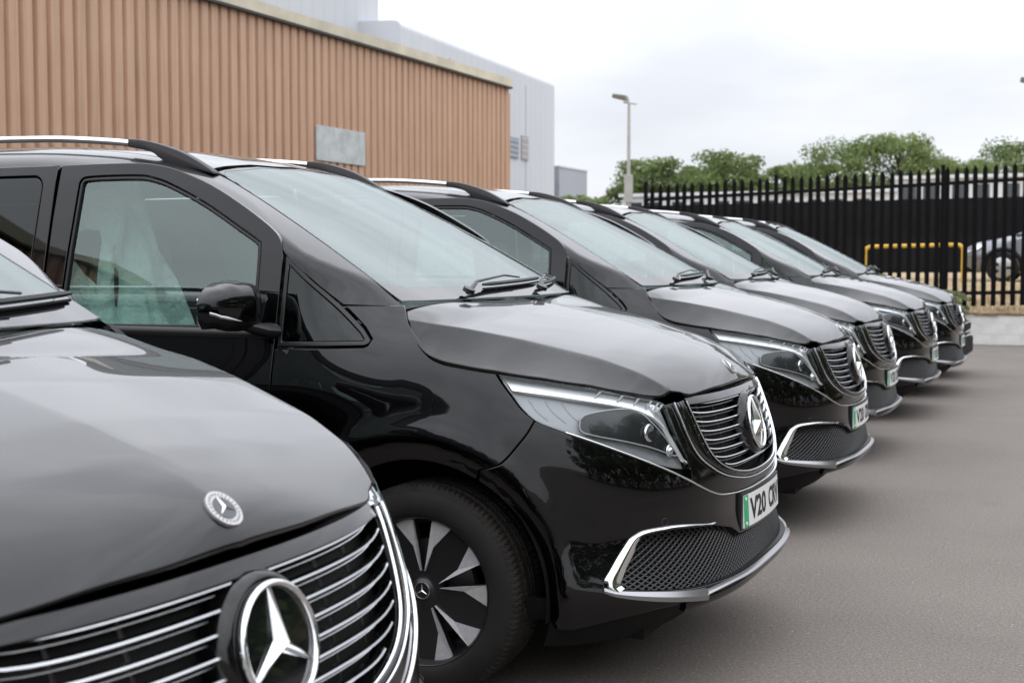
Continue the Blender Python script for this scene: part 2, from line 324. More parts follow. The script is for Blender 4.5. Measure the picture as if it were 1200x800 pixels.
# ================================================================== silver car beyond the fence
CSIL = mat('silver_car_paint', (.20, .21, .235), .3, .6, coat=1); CARG = mat('car_glass', (.02, .03, .03), .05, coat=1)
CALLOY = mat('car_alloy', (.5, .5, .52), .3, .8)
def make_car(loc, rz, lab, paint):
    car = empty('parked_car', loc, rz); tag(car, lab, 'car')
    st_ = [(0, .42, .60, .55), (.06, .36, .70, .72), (.25, .25, .80, .82), (.6, .2, .88, .87), (1.0, .2, .96, .88), (1.25, .2, 1.02, .88), (2.0, .2, 1.02, .89), (3.0, .2, 1.03, .89), (3.7, .22, 1.02, .86), (4.05, .35, .98, .78), (4.15, .45, .85, .65)]
    V = []
    for x, zb, zs_, hw in st_:
        zz = zs_
        for y, z in ((-hw * .9, zb), (-hw, zb + .15), (-hw, (zb + zz) / 2), (-hw * .97, zz - .10), (-hw * .88, zz - .02), (-hw * .5, zz + .02), (0, zz + .03), (hw * .5, zz + .02), (hw * .88, zz - .02), (hw * .97, zz - .10), (hw, (zb + zz) / 2), (hw, zb + .15), (hw * .9, zb)): V.append((x, y, z))
    n = 13; F = [(i * n + j, i * n + (j + 1) % n, (i + 1) * n + (j + 1) % n, (i + 1) * n + j) for i in range(len(st_) - 1) for j in range(n)] + [tuple(range(n)), tuple((len(st_) - 1) * n + j for j in range(n - 1, -1, -1))]
    G().add(V, F).build('body', paint, car, smooth=True)
    V = []; gh = [(1.05, .98, .80, .98), (1.75, 1.0, .78, 1.40), (2.2, 1.0, .78, 1.47), (3.2, 1.0, .78, 1.45), (3.8, 1.0, .76, 1.28), (4.02, .97, .72, 1.0)]
    for x, z0, hw, z1 in gh:
        for y, z in ((-hw, z0), (-hw * .80, z1 - .05), (-hw * .55, z1), (hw * .55, z1), (hw * .80, z1 - .05), (hw, z0)): V.append((x, y, z))
    G().add(V, [(i * 6 + j, i * 6 + j + 1, (i + 1) * 6 + j + 1, (i + 1) * 6 + j) for i in range(5) for j in range(5)]).build('glasshouse', CARG, car, smooth=True)
    V = [(x, y, z) for x, z in ((1.72, 1.395), (2.2, 1.48), (3.2, 1.46), (3.82, 1.28)) for y in (-.60, -.3, 0, .3, .60)]
    G().add(V, [(i * 5 + j, i * 5 + j + 1, (i + 1) * 5 + j + 1, (i + 1) * 5 + j) for i in range(3) for j in range(4)]).build('roof', paint, car, smooth=True)
    for wx in (.80, 3.40):
        for s_ in (-1, 1):
            y = .80 * s_
            w_ = G().lathe([(.0, -.11 * 1), (.20, -.11), (.21, -.105), (.20, .1)], 24, c=(0, 0, 0)).build('wheel', CALLOY, car, smooth=True); w_.location = (wx, y, .31); w_.rotation_euler = (0, 0, 0 if s_ < 0 else math.pi)
            G().lathe([(.205, -.10), (.25, -.115), (.30, -.10), (.315, -.07), (.315, .07), (.30, .1), (.205, .1)], 32).build('tyre', RUBBER, w_, smooth=True)
            for q in range(5): a = 1.26 * q; G().box((.13 * math.cos(a), -.113, .13 * math.sin(a)), (.09, .012, .05), ry=-a).build('rim_opening', MATT, w_)
            G().tube([(wx + .37 * math.cos(a), .875 * s_, .31 + .37 * math.sin(a)) for a in np.linspace(-.2, math.pi + .2, 20)], .05, 6).build('wheel_arch', MATT, car)
    for s_ in (-1, 1):
        G().add([(.10, .80 * s_, .62), (.30, .845 * s_, .66), (.48, .86 * s_, .80), (.24, .80 * s_, .765), (.06, .62 * s_, .66)], [(0, 1, 2, 3, 4)]).build('headlight', CHROME, car)
    G().box((.02, 0, .36), (.10, 1.30, .20)).build('lower_bumper', MATT, car, bevel=.02); G().box((-.005, 0, .60), (.03, .8, .07)).build('grille', MATT, car)
    for k in range(4): G().box((-.012 + .006 * k, 0, .50 + .05 * k), (.03, .74, .014)).build('grille_slat', CHROME, car)
make_car((-.62, 25.0, .95), 0, 'silver hatchback parked behind the palisade fence beside the yellow hoop', CSIL)
make_car((.50, 12.62, 0), math.pi, 'low black car whose nose shows past the last van of the row', mat('black_car_paint', (.004, .004, .005), .3, coat=1))

# ================================================================== brown corrugated warehouse
BROWN, t, b, c = nodes_mat('brown_cladding')
n1 = noise(t, c, .8, 5); a = ramp(t, n1.outputs['Fac'], [(.3, (.49, .312, .212)), (.7, (.54, .352, .243))]); mps = t.nodes.new('ShaderNodeMapping'); mps.inputs['Scale'].default_value = (1, 9, .35); oi_ = t.nodes.new('ShaderNodeObjectInfo'); ad_ = t.nodes.new('ShaderNodeVectorMath'); ad_.operation = 'ADD'; t.links.new(c.outputs['Object'], ad_.inputs[0]); t.links.new(oi_.outputs['Location'], ad_.inputs[1]); t.links.new(ad_.outputs[0], mps.inputs[0])
n2 = noise(t, c, 1.6, 5); t.links.new(mps.outputs[0], n2.inputs['Vector']); a2 = ramp(t, n2.outputs['Fac'], [(.3, (.82, .81, .80)), (.55, (1.02, 1.02, 1.02)), (.75, (1.08, 1.09, 1.10))])
t.links.new(mixc(t, a.outputs[0], a2.outputs[0], .9, 'MULTIPLY').outputs[0], b.inputs['Base Color']); b.inputs['Roughness'].default_value = .55; b.inputs['Specular IOR Level'].default_value = .3
CREAM = mat('cream_trim', (.60, .55, .43), .6, noise=(2, .15)); DGREY = mat('dark_gutter', (.05, .045, .04), .7)
WX, WEND, WTOP, PITCH = -10.0, 22.45, 5.155, .2353
ware = empty('warehouse', (WX, 0, 0)); tag(ware, 'brown corrugated metal warehouse with cream eaves behind the vans', 'building')
G().box((-9.2, 5.2, 2.5), (18, 34.3, 5.1)).build('frame_wall', mat('warehouse_core', (.25, .16, .11), .8), ware)
prof = []
for k in range(4):
    y = k * PITCH; prof += [(y, 0), (y + .045, 0), (y + .066, .058), (y + .214, .058)]
prof.append((4 * PITCH, 0)); V = [(d - .0, y, z) for z in (0.1, WTOP) for y, d in prof]; n = len(prof)
sheet0 = None; y = WEND - 4 * PITCH
while y > -12.2:
    if sheet0 is None: o = sheet0 = G().add(V, [(j, j + 1, n + j + 1, n + j) for j in range(n - 1)]).build('cladding_sheet', BROWN, ware)
    else: o = sheet0.copy(); COL.objects.link(o)
    o.location = (.0 + r3.uniform(0, .002), y, 0); y -= 4 * PITCH
G().box((.02, WEND - 17.3, WTOP + .115), (.20, 34.7, .175)).build('eaves_trim', CREAM, ware); G().box((.065, WEND - 17.3, WTOP + .005), (.14, 34.64, .04)).build('gutter', DGREY, ware)
G().box((-.03, WEND + .02, 2.55), (.17, .09, 5.0)).build('corner_trim', BROWN, ware)
GALV = mat('galvanised_sheet', (.50, .53, .53), .5, .2, noise=(6, .18, 6))
patch = G().box((WX + .075, 15.285, 3.355), (.02, 1.60, .58)).build('wall_panel', GALV); tag(patch, 'pale galvanised metal sheet fixed to the brown corrugated wall', 'panel')

# ================================================================== pale industrial buildings behind
PALE, t, b, c = nodes_mat('pale_cladding')
n1 = noise(t, c, .15, 4); a = ramp(t, n1.outputs['Fac'], [(.3, (.50, .52, .555)), (.7, (.56, .575, .605))])
wv = t.nodes.new('ShaderNodeTexWave'); wv.bands_direction = 'Y'; wv.inputs['Scale'].default_value = .32; wv.inputs['Distortion'].default_value = 0; t.links.new(c.outputs['Object'], wv.inputs['Vector']); a2 = ramp(t, wv.outputs['Fac'], [(0, (.90, .90, .90)), (.12, (1, 1, 1))])
t.links.new(mixc(t, a.outputs[0], a2.outputs[0], .6, 'MULTIPLY').outputs[0], b.inputs['Base Color']); b.inputs['Roughness'].default_value = .5
fac = empty('factory', (-29.75, 65.0, 0), R(3.7)); tag(fac, 'tall pale grey clad factory with rounded eaves rising behind the brown warehouse', 'building')
sec = [(0, 0), (0, 12.5)] + [(-.4 + .4 * math.cos(a), 12.5 + .4 * math.sin(a)) for a in np.linspace(.15, math.pi / 2, 6)] + [(-14, 13.3), (-26, 12.9), (-26, 0)]
G().prism([(x, z) for x, z in sec], -12.1, 11.6, 1).build('wall', PALE, fac, smooth=True)
for y0 in (-6, 0, 6): G().box((.01, y0, 6), (.03, .10, 11.9)).build('cladding_joint', mat('pale_joint', (.43, .45, .49), .6) if y0 < -5 else MATS['pale_joint'], fac)
for (ya, yb, za, zb, m_) in ((67.9, 69.5, 7.45, 8.64, 'w'), (70.1, 71.3, 7.46, 8.9, 'l')):
    w_ = G().box((.03, (ya + yb) / 2 - 65, (za + zb) / 2), (.10, yb - ya, zb - za)).build('window' if m_ == 'w' else 'louvre', mat('grey_window', (.14, .17, .22), .3) if m_ == 'w' else mat('stained_louvre', (.36, .34, .33), .7), fac)
    for q in range(4): G().box((.085, (ya + yb) / 2 - 65, za + (q + .5) * (zb - za) / 4), (.03, yb - ya + .05, .06)).build('bar', PALE, w_)
hall = empty('factory_tower', (-31, 48.6, 0)); tag(hall, 'highest pale grey block of the works with sloping roof against the sky', 'building')
G().prism([(-12, 0), (-12, 13.3), (-1.3, 13.35), (1.6, 13.65), (4.5, 14.9), (6.1, 15.6), (6.1, 0)], -20, -.2, 0).build('wall', PALE, hall)
low = empty('annexe', (-30.5, 80, 0)); tag(low, 'low darker grey annexe at the end of the tall pale factory', 'building')
G().box((-6, .05, 3.75), (12, 5.2, 7.5)).build('wall', mat('annexe_cladding', (.36, .38, .42), .6, noise=(.3, .06)), low); G().box((-6, .05, 7.52), (12.1, 5.3, .1)).build('roof_edge', PALE, low)

# ================================================================== white building with a row of windows
WB_, WBG = mat('white_render', (.66, .68, .70), .7, noise=(.5, .06)), mat('dark_window', (.035, .045, .055), .1, coat=.5)
def office(x0, x1, top, lab):
    e = empty('office_building', ((x0 + x1) / 2, 47, 0)); tag(e, lab, 'building'); hw = (x1 - x0) / 2
    G().box((0, 0, top / 2), (2 * hw, 4, top)).build('wall', WB_, e); G().box((0, 0, top + .06), (2 * hw + .3, 4.3, .12)).build('roof', WB_, e)
    x = -hw + .5; w0 = None; k = 0
    while x < hw - .4:
        if w0 is None: w0 = o = G().box((0, -2.0, 0), (.50, .06, .68)).build('window', WBG, e)
        else: o = w0.copy(); COL.objects.link(o)
        o.location = (x, -.01, top - .56); x += .98 if k % 2 else .74; k += 1
office(-15.0, -4.85, 3.85, 'long white single storey building with a row of dark windows beyond the hoarding')
office(-4.8, 9.0, 4.28, 'taller white flat roofed building with paired windows behind the silver car')

# ================================================================== lamp posts
GALVP = mat('lamp_post_grey', (.40, .39, .36), .6, .2, noise=(3, .1)); LHEAD = mat('lamp_head', (.16, .15, .12), .5)
def lamp_post(x, y, lab, H=7.1):
    e = empty('lamp_post', (x, y, 0)); tag(e, lab, 'lamp post', 'lamp posts')
    G().tube([(0, 0, 0), (0, 0, 3.5)], .09, 12).build('column', GALVP, e, smooth=True); G().box((0, 0, 4.0), (.27, .24, 1.0)).build('hinge_box', GALVP, e, bevel=.02)
    G().tube([(0, 0, 4.45), (0, 0, H)], [.07, .05], 12).build('pole', GALVP, e, smooth=True)
    G().tube([(-.20, -.03, H + .02), (.28, .05, H - .06)], .03, 8).build('arm', GALVP, e)
    V = [(-.62, -.16, H + .20), (-.62, .16, H + .20), (-.02, .16, H + .04), (-.02, -.16, H + .04), (-.58, -.17, H + .34), (-.58, .17, H + .34), (-.10, .17, H + .26), (-.10, -.17, H + .26)]
    G().add(V, [(0, 1, 2, 3), (4, 7, 6, 5), (0, 4, 5, 1), (1, 5, 6, 2), (2, 6, 7, 3), (3, 7, 4, 0)]).build('lamp_head', LHEAD, e, bevel=.03)
lamp_post(-13.78, 42, 'grey lamp post with tilted floodlight head beside the end of the fence')
lamp_post(.10, 42, 'lamp post whose head alone juts in over the trees by the offices', 6.95)

# ================================================================== trees
BARK = mat('bark', (.07, .055, .04), .9, noise=(6, .3))
def leaf_mat(name, c1, c2):
    m, t, b, c = nodes_mat(name); n1 = noise(t, c, 1.1, 3); n2 = noise(t, c, 9, 2)
    mm = t.nodes.new('ShaderNodeMath'); mm.operation = 'ADD'; t.links.new(n1.outputs['Fac'], mm.inputs[0]); t.links.new(n2.outputs['Fac'], mm.inputs[1])
    hf_ = t.nodes.new('ShaderNodeMath'); hf_.operation = 'MULTIPLY'; hf_.inputs[1].default_value = .5; t.links.new(mm.outputs[0], hf_.inputs[0])
    a = ramp(t, hf_.outputs[0], [(.38, c1), (.62, c2)]); t.links.new(a.outputs[0], b.inputs['Base Color']); b.inputs['Roughness'].default_value = .6; b.inputs['Specular IOR Level'].default_value = .2
    tr = t.nodes.new('ShaderNodeBsdfTranslucent'); t.links.new(a.outputs[0], tr.inputs[0]); ms = t.nodes.new('ShaderNodeMixShader'); ms.inputs[0].default_value = .35
    o = t.nodes['Material Output']; t.links.new(b.outputs[0], ms.inputs[1]); t.links.new(tr.outputs[0], ms.inputs[2]); t.links.new(ms.outputs[0], o.inputs[0]); return m
LEAFA = leaf_mat('leaves_green', (.135, .185, .06), (.25, .31, .12)); LEAFB = leaf_mat('leaves_dark', (.11, .16, .055), (.215, .27, .10)); LEAFC = leaf_mat('leaves_bush', (.17, .21, .11), (.30, .34, .19))
def tree_meshes(seed, H, RX, base, nclump, nleaf, leaf, mleaf):
    """trunk with limbs, and leaf sprays scattered round the limb ends"""
    r = np.random.RandomState(seed); g = G(); g.tube([(0, 0, 0), (.05, 0, base * .6), (0, .08, base), (.1, .05, H * .62)], [.20, .16, .13, .05], 8); cl = []
    for k in range(nclump):
        a = r.uniform(0, 2 * math.pi); t = r.uniform(0, 1); z = base + (H - base) * (t ** .8) * .95; rad = RX * math.sqrt(max(.05, 1 - ((t - .42) / .62) ** 2)) * r.uniform(.35, 1.0)
        p = np.array([rad * math.cos(a), rad * math.sin(a), z]); cl.append(p)
        if k % 2 == 0:
            s0 = np.array([0.03, .04, max(base * .7, z - rad * .8 - .3)]); m_ = (s0 + p) / 2 + np.array([0, 0, .12 * rad]); g.tube([s0, m_, p], [.05, .032, .012], 5)
    V = []; 
    for p in cl:
        cr_ = r.uniform(.40, .95) * RX * .30; n = int(nleaf * r.uniform(.6, 1.3))
        d = r.normal(size=(n, 3)); d /= np.linalg.norm(d, axis=1)[:, None]; q = p + d * (cr_ * r.uniform(.35, 1.05, size=(n, 1)) ** .6) * np.array([1.15, 1.15, .72])
        nr = d + r.normal(size=(n, 3)) * .9 + np.array([0, 0, .4]); nr /= np.linalg.norm(nr, axis=1)[:, None]; u_ = np.cross(nr, r.normal(size=(n, 3))); u_ /= np.linalg.norm(u_, axis=1)[:, None]; v_ = np.cross(nr, u_)
        s_ = leaf * r.uniform(.6, 1.4, size=(n, 1)); V.append(np.stack([q - u_ * s_, q - v_ * s_ * .45, q + u_ * s_, q + v_ * s_ * .45], 1))
    V = np.concatenate(V).reshape(-1, 3); me = bpy.data.meshes.new('crown'); nq = len(V) // 4
    me.from_pydata(V.tolist(), [], np.arange(nq * 4).reshape(-1, 4).tolist()); me.update(); me.materials.append(mleaf)
    tm = bpy.data.meshes.new('trunk'); tm.from_pydata(g.v, [], g.f); tm.update(); tm.materials.append(BARK); return tm, me
TM = [tree_meshes(11, 7.4, 3.0, 1.6, 80, 210, .085, LEAFA), tree_meshes(12, 6.6, 2.4, 1.5, 60, 210, .085, LEAFB), tree_meshes(13, 5.4, 2.1, .9, 50, 210, .08, LEAFA), tree_meshes(14, 7.2, 3.3, 1.5, 90, 210, .085, LEAFB), tree_meshes(15, 7.2, 3.0, .25, 95, 160, .11, LEAFB)]
def tree(x, y, k, s, rz, lab, grp='trees beyond the offices', z0=0.0, sz=None):
    e = empty('tree', (x, y, z0), rz); tag(e, lab, 'tree', grp); e.scale = (s, s, sz or s)
    link('trunk', TM[k][0], None, e); link('crown', TM[k][1], None, e); return e
for i, (x, y, k, s, sz, lab) in enumerate([
        (-18.7, 60, 1, 1.1, 1.0, 'leafy tree just right of the lamp post beyond the fence end'),
        (-21.0, 58, 2, .85, .86, 'rounded green bush tree at the foot of the lamp post'),
        (-14.9, 60, 1, 1.1, 1.03, 'open crowned tree with sky showing through above the fence'),
        (-17.0, 63, 2, 1.0, 1.05, 'small round tree between the lamp post tree and the open crowned tree'),
        (-12.3, 61, 2, .95, 1.08, 'short green tree in the gap left of the broad double crown'),
        (-9.0, 60, 3, .86, .97, 'left half of the broad double crowned tree over the white building'),
        (-6.6, 60, 0, .84, .985, 'right half of the broad double crowned tree over the white building'),
        (-3.9, 62, 2, .85, 1.12, 'low pale green tree in the dip right of the double crown'),
        (-1.4, 60, 3, .85, .93, 'dark green tree above the taller white building'),
        (1.6, 60, 0, .8, .92, 'broad tree over the right end of the taller white building'),
        (-27.5, 72, 2, .9, .95, 'small distant tree showing beside the low grey annexe'),
        (-10.8, 63, 2, 1.0, 1.02, 'round tree filling behind the short green tree'),
        (-20.3, 65, 2, 1.3, 1.12, 'round tree behind the lamp post tree'),
        (-17.6, 66, 2, 1.4, 1.14, 'low tree filling the gap behind the lamp post tree'),
        (-14.0, 66, 2, 1.4, 1.12, 'low tree behind the open crowned tree'),
        (-11.9, 67, 2, 1.4, 1.15, 'pale tree behind the short green tree'),
        (-5.0, 66, 2, 1.3, 1.15, 'pale tree behind the right half of the double crown'),
        (-.2, 66, 2, 1.3, 1.16, 'low tree behind the dark green tree')]):
    tree(x, y, k, s * (1.15 if y < 64 else 1.1), i * 1.3, lab, sz=sz * (1.0 if y < 64 else 1.07))
for i, (x, y) in enumerate([(20 + 2.5 * (q % 2), -20 + 4.6 * q) for q in range(15)] + [(15, 58), (9, 60)]):  # out-of-view tree belt, added so the van fronts have dark foliage to reflect
    tree(x, y, 4, 1.45 + .1 * (i % 3), i * .9, 'tall leafy tree of an unseen belt added across the yard for the van fronts to reflect', 'unseen trees added across the yard', sz=1.5)
bt, bc = tree_meshes(21, .50, .34, .02, 34, 90, .024, LEAFC)
sh = empty('shrub', (-.32, 19.13, .42)); tag(sh, 'small grey green shrub growing on the wall top at the foot of the fence', 'shrub'); link('stem', bt, None, sh).scale = (.12, .12, .9); link('foliage', bc, None, sh)

# ================================================================== the van: body surfaces
# x forward from the front axle, y to the left, z up. w = half width.
def table(pts, sig=.02, lo=-.2, hi=2.3, st=.002):
    g = np.arange(lo, hi, st); p = np.array(pts, float); y = np.interp(g, p[:, 0], p[:, 1])
    k = np.arange(-int(3 * sig / st), int(3 * sig / st) + 1) * st; w = np.exp(-.5 * (k / sig) ** 2); w /= w.sum(); n = len(k) // 2
    y = np.convolve(np.pad(y, n, mode='edge'), w, 'valid')
    return lambda z: np.interp(z, g, y)
def sm(t): t = np.clip(t, 0, 1); return t * t * (3 - 2 * t)
HUBZ = .347; RARCH = .425; WB = -3.2
fA = table([(.05, .62), (.18, .74), (.24, .82), (.29, .885), (.36, .915), (.45, .905), (.55, .888), (.64, .89), (.72, .883), (.80, .866), (.88, .842), (.94, .822), (1.0, .79), (1.06, .745), (1.12, .68), (1.20, .58), (1.3, .4)], .025)
fBR = table([(.05, .85), (.18, .90), (.26, .925), (.36, .940), (.5, .952), (.62, .956), (.7, .962), (.85, .968), (.95, .966), (1.0, .962), (1.06, .950), (1.12, .936), (1.43, .874), (1.70, .815), (1.9, .76)], .02)
fBF = table([(.05, .85), (.18, .90), (.26, .925), (.36, .940), (.5, .952), (.68, .963), (.78, .968), (.85, .965), (.92, .954), (1.0, .936), (1.06, .919), (1.12, .897), (1.18, .862), (1.25, .80), (1.33, .70), (1.5, .5)], .02)
fN = table([(.05, 3.3), (.36, 3.3), (.5, 2.7), (.75, 2.6), (.95, 2.5), (1.3, 2.4)], .04)
def Bw(x, z):
    k = sm((x + .48) / .42); return fBR(z) * (1 - k) + fBF(z) * k
PQ = .94
def S(uv, off=0.0, arch=True):
    """body side + front. u: 0 = front centre, PQ*pi/2 = front axle line on the right side, then metres backwards; sign = side (plus is the right side)"""
    u = uv[:, 0]; z = uv[:, 1]; s = np.sign(u) + (u == 0); a = np.abs(u); q = PQ * math.pi / 2
    ph = np.minimum(a / PQ, math.pi / 2); xr = np.minimum(q - a, 0)
    n = fN(z); b = Bw(xr, z)
    r = ((np.cos(ph).clip(0) / fA(z)) ** n + (np.sin(ph) / b) ** n) ** (-1 / n)
    x = np.where(a <= q, r * np.cos(ph), xr); w = np.where(a <= q, r * np.sin(ph), b)
    if arch:
        for cx in (0.0, WB):
            rr = np.hypot(x - cx, z - HUBZ)
            w = w + np.where(z < .95, (.012 * np.exp(-((rr - .505) / .05) ** 2) - .034 * sm((.492 - rr) / .075)), 0) * (np.abs(x - cx) < .62)
    return np.stack([x, -s * w, z], -1)
def U(x, w=None, z=None):
    """surface coordinate u of a point on the right side, from x (behind the axle) or from (x, w)"""
    q = PQ * math.pi / 2
    if x <= 0 or w is None: return q - x
    return PQ * math.atan2(w, x)
def uz(*pts): return [(U(p[0], p[1]), p[2]) for p in pts]
def nrm_of(surf, uv, sgn, e=1e-3):
    du = surf(uv + [e, 0]) - surf(uv - [e, 0]); dv = surf(uv + [0, e]) - surf(uv - [0, e])
    n = np.cross(du, dv) * sgn; return n / (np.linalg.norm(n, axis=1)[:, None] + 1e-12)
def crv(pts, n=8):
    """Catmull-Rom through the points"""
    P = np.array(pts, float); Q = np.vstack([2 * P[0] - P[1], P, 2 * P[-1] - P[-2]]); out = []
    for i in range(1, len(Q) - 2):
        for k in range(n):
            t = k / n; a, b, c, d = Q[i - 1], Q[i], Q[i + 1], Q[i + 2]
            out.append(.5 * ((2 * b) + (-a + c) * t + (2 * a - 5 * b + 4 * c - d) * t * t + (-a + 3 * b - 3 * c + d) * t ** 3))
    out.append(P[-1]); return [tuple(q) for q in out]
def area2(P): x, y = P[:, 0], P[:, 1]; return np.sum(x * np.roll(y, -1) - np.roll(x, -1) * y)
def resamp(poly, h):
    P = np.array(poly, float)
    keep = np.linalg.norm(P - np.roll(P, 1, 0), axis=1) > 1e-4; P = P[keep]
    if area2(P) < 0: P = P[::-1]
    out = []
    for i in range(len(P)):
        a, b = P[i], P[(i + 1) % len(P)]; n = max(1, int(math.ceil(np.linalg.norm(b - a) / h)))
        for k in range(n): out.append(a + (b - a) * k / n)
    return np.array(out)
def inset(P, e):
    d1 = P - np.roll(P, 1, 0); d2 = np.roll(P, -1, 0) - P
    n1 = np.stack([-d1[:, 1], d1[:, 0]], -1) / (np.linalg.norm(d1, axis=1)[:, None] + 1e-12)
    n2 = np.stack([-d2[:, 1], d2[:, 0]], -1) / (np.linalg.norm(d2, axis=1)[:, None] + 1e-12)
    b = n1 + n2; b /= np.linalg.norm(b, axis=1)[:, None] + 1e-9
    c = np.clip((b * n1).sum(1), .55, 1); return P + b * (e / c)[:, None]
def pip(Q, P):
    x, y = Q[:, 0], Q[:, 1]; r = np.zeros(len(Q), bool)
    for i in range(len(P)):
        (x1, y1), (x2, y2) = P[i], P[i - 1]
        c = (y1 > y) != (y2 > y)
        r ^= c & (x < (x2 - x1) * (y - y1) / ((y2 - y1) if y2 != y1 else 1e-12) + x1)
    return r
def panel_data(surf, poly, holes=(), h=.03, gap=.002, bev=.003, depth=.012, sgn=-1, off=0.0, thick=True, creases=()):
    loops = []
    for k, pl in enumerate([poly] + list(holes)):
        P = resamp(pl, h); e = gap if k == 0 else -gap
        outer = inset(P, e); inner = inset(P, e + (bev if k == 0 else -bev)); loops.append((outer, inner, k))
    pts = []; edges = []; rng = []
    for o_, i_, k in loops:
        s0 = len(pts); pts += list(i_); n = len(i_); edges += [(s0 + j, s0 + (j + 1) % n) for j in range(n)]; rng.append((s0, n))
    for cz in creases:      # sharp lines kept as mesh edges
        cz = np.array(cz, float); kp = pip(cz, inset(loops[0][1], h * .5)); s0 = len(pts); cz = cz[kp]; pts += list(cz); edges += [(s0 + j, s0 + j + 1) for j in range(len(cz) - 1)]
    O = loops[0][1]; lo, hi = O.min(0), O.max(0)
    gx = np.arange(lo[0], hi[0] + h, h); gy = np.arange(lo[1], hi[1] + h, h * .87); g = np.array([(x + (h / 2 if j % 2 else 0), y) for j, y in enumerate(gy) for x in gx])
    ok = pip(g, O)
    for _, i_, k in loops[1:]: ok &= ~pip(g, i_)
    allb = np.array(pts); g = g[ok]
    if len(g):
        d = np.full(len(g), 9.0)
        for c in range(0, len(allb), 200): d = np.minimum(d, np.linalg.norm(g[:, None] - allb[None, c:c + 200], axis=2).min(1))
        g = g[d > h * .55]
    allp = pts + list(g)
    ov, oe, of, oi, _, _ = delaunay_2d_cdt([Vector((float(a), float(b))) for a, b in allp], edges, [], 0, 1e-6)
    V2 = np.array([(v.x, v.y) for v in ov]); T = np.array([f for f in of if len(f) == 3]); c = V2[T].mean(1)
    ok = pip(c, O)
    for _, i_, k in loops[1:]: ok &= ~pip(c, i_)
    T = T[ok]
    idx = {}
    for j, l in enumerate(oi):
        for q in l: idx[q] = j
    X = surf(V2); Nn = nrm_of(surf, V2, sgn); X = X + Nn * off
    a, b, c3 = T[0]
    nf = np.cross(X[T[:, 1]] - X[T[:, 0]], X[T[:, 2]] - X[T[:, 0]]); rev = (nf * Nn[T[:, 0]]).sum() < 0
    Fs = [tuple(t) for t in T]; V = list(X); N = list(Nn)
    if thick:
        for (o_, i_, k), (s0, n) in zip(loops, rng):
            ii = [idx[s0 + j] for j in range(n)]
            No = nrm_of(surf, o_, sgn); Xo = surf(o_) + No * off; Xi = X[ii]
            out = Xo - Xi; out /= np.linalg.norm(out, axis=1)[:, None] + 1e-9
            a0 = len(V); V += list(Xo - No * (bev * .45)); q = No * .55 + out * .83; N += list(q / np.linalg.norm(q, axis=1)[:, None])
            b0 = len(V); V += list(Xo - No * (bev * .45)); N += list(out)
            c0 = len(V); V += list(Xo - No * depth); N += list(out)
            for j in range(n):
                j2 = (j + 1) % n
                f1 = (ii[j], a0 + j, a0 + j2, ii[j2]); f2 = (b0 + j, c0 + j, c0 + j2, b0 + j2)
                if k > 0: f1, f2 = f1[::-1], f2[::-1]
                Fs += [f1, f2]
    if rev: Fs = [f[::-1] for f in Fs]
    return np.array(V), Fs, np.array(N)
def panel(name, m, parent, surf, poly, holes=(), both=False, **k):
    V, Fs, N = panel_data(surf, poly, holes, **k); o = mk(name, V, Fs, m, parent, N)
    if both:
        o2 = mk(name, *flip(V, Fs, N)[:2], m, None, flip(V, Fs, N)[2]); o2.parent = parent; return o, o2
    return o
# greenhouse: side, windscreen and roof met with rounded edges
KW = .22
XWT = table([(1.0, .50), (1.20, .12), (1.30, -.055), (1.40, -.237), (1.50, -.425), (1.60, -.625), (1.70, -.84), (1.755, -.965), (1.80, -1.075), (1.9, -1.35)], .03, .9, 2.1)
def FW(X): return (X[:, 0] - (XWT(X[:, 2]) - KW * X[:, 1] ** 2)) * .45
ZC = table([(-4.3, 1.82), (-3.9, 1.85), (-3.0, 1.878), (-2.2, 1.89), (-1.7, 1.88), (-1.35, 1.852), (-1.1, 1.803), (-.9, 1.75), (-.7, 1.68)], .08, -4.4, 0)
DOME = table([(-.1, 0), (0, 0), (.3, .008), (.5, .024), (.6, .038), (.7, .062), (.76, .09), (.82, .14), (.9, .25)], .02, -.1, 1.2)
def FR(X): return X[:, 2] - (ZC(X[:, 0]) - DOME(np.abs(X[:, 1])))
def FS(X): return np.abs(X[:, 1]) - Bw(np.minimum(X[:, 0], 0), X[:, 2])
def smax(a, b, k): h = np.clip(.5 + .5 * (a - b) / k, 0, 1); return b + (a - b) * h + k * h * (1 - h)
def GG(X): return smax(smax(FS(X), FR(X), .05), FW(X), .03)
def grad(f, X, e=1e-3):
    return np.stack([(f(X + d) - f(X - d)) / (2 * e) for d in np.eye(3) * e], -1)
def project(X, f, it=12):
    for _ in range(it):
        g = grad(f, X); X = X - (f(X) / ((g * g).sum(1) + 1e-9))[:, None] * g * .9
    g = grad(f, X); return X, g / (np.linalg.norm(g, axis=1)[:, None] + 1e-12)
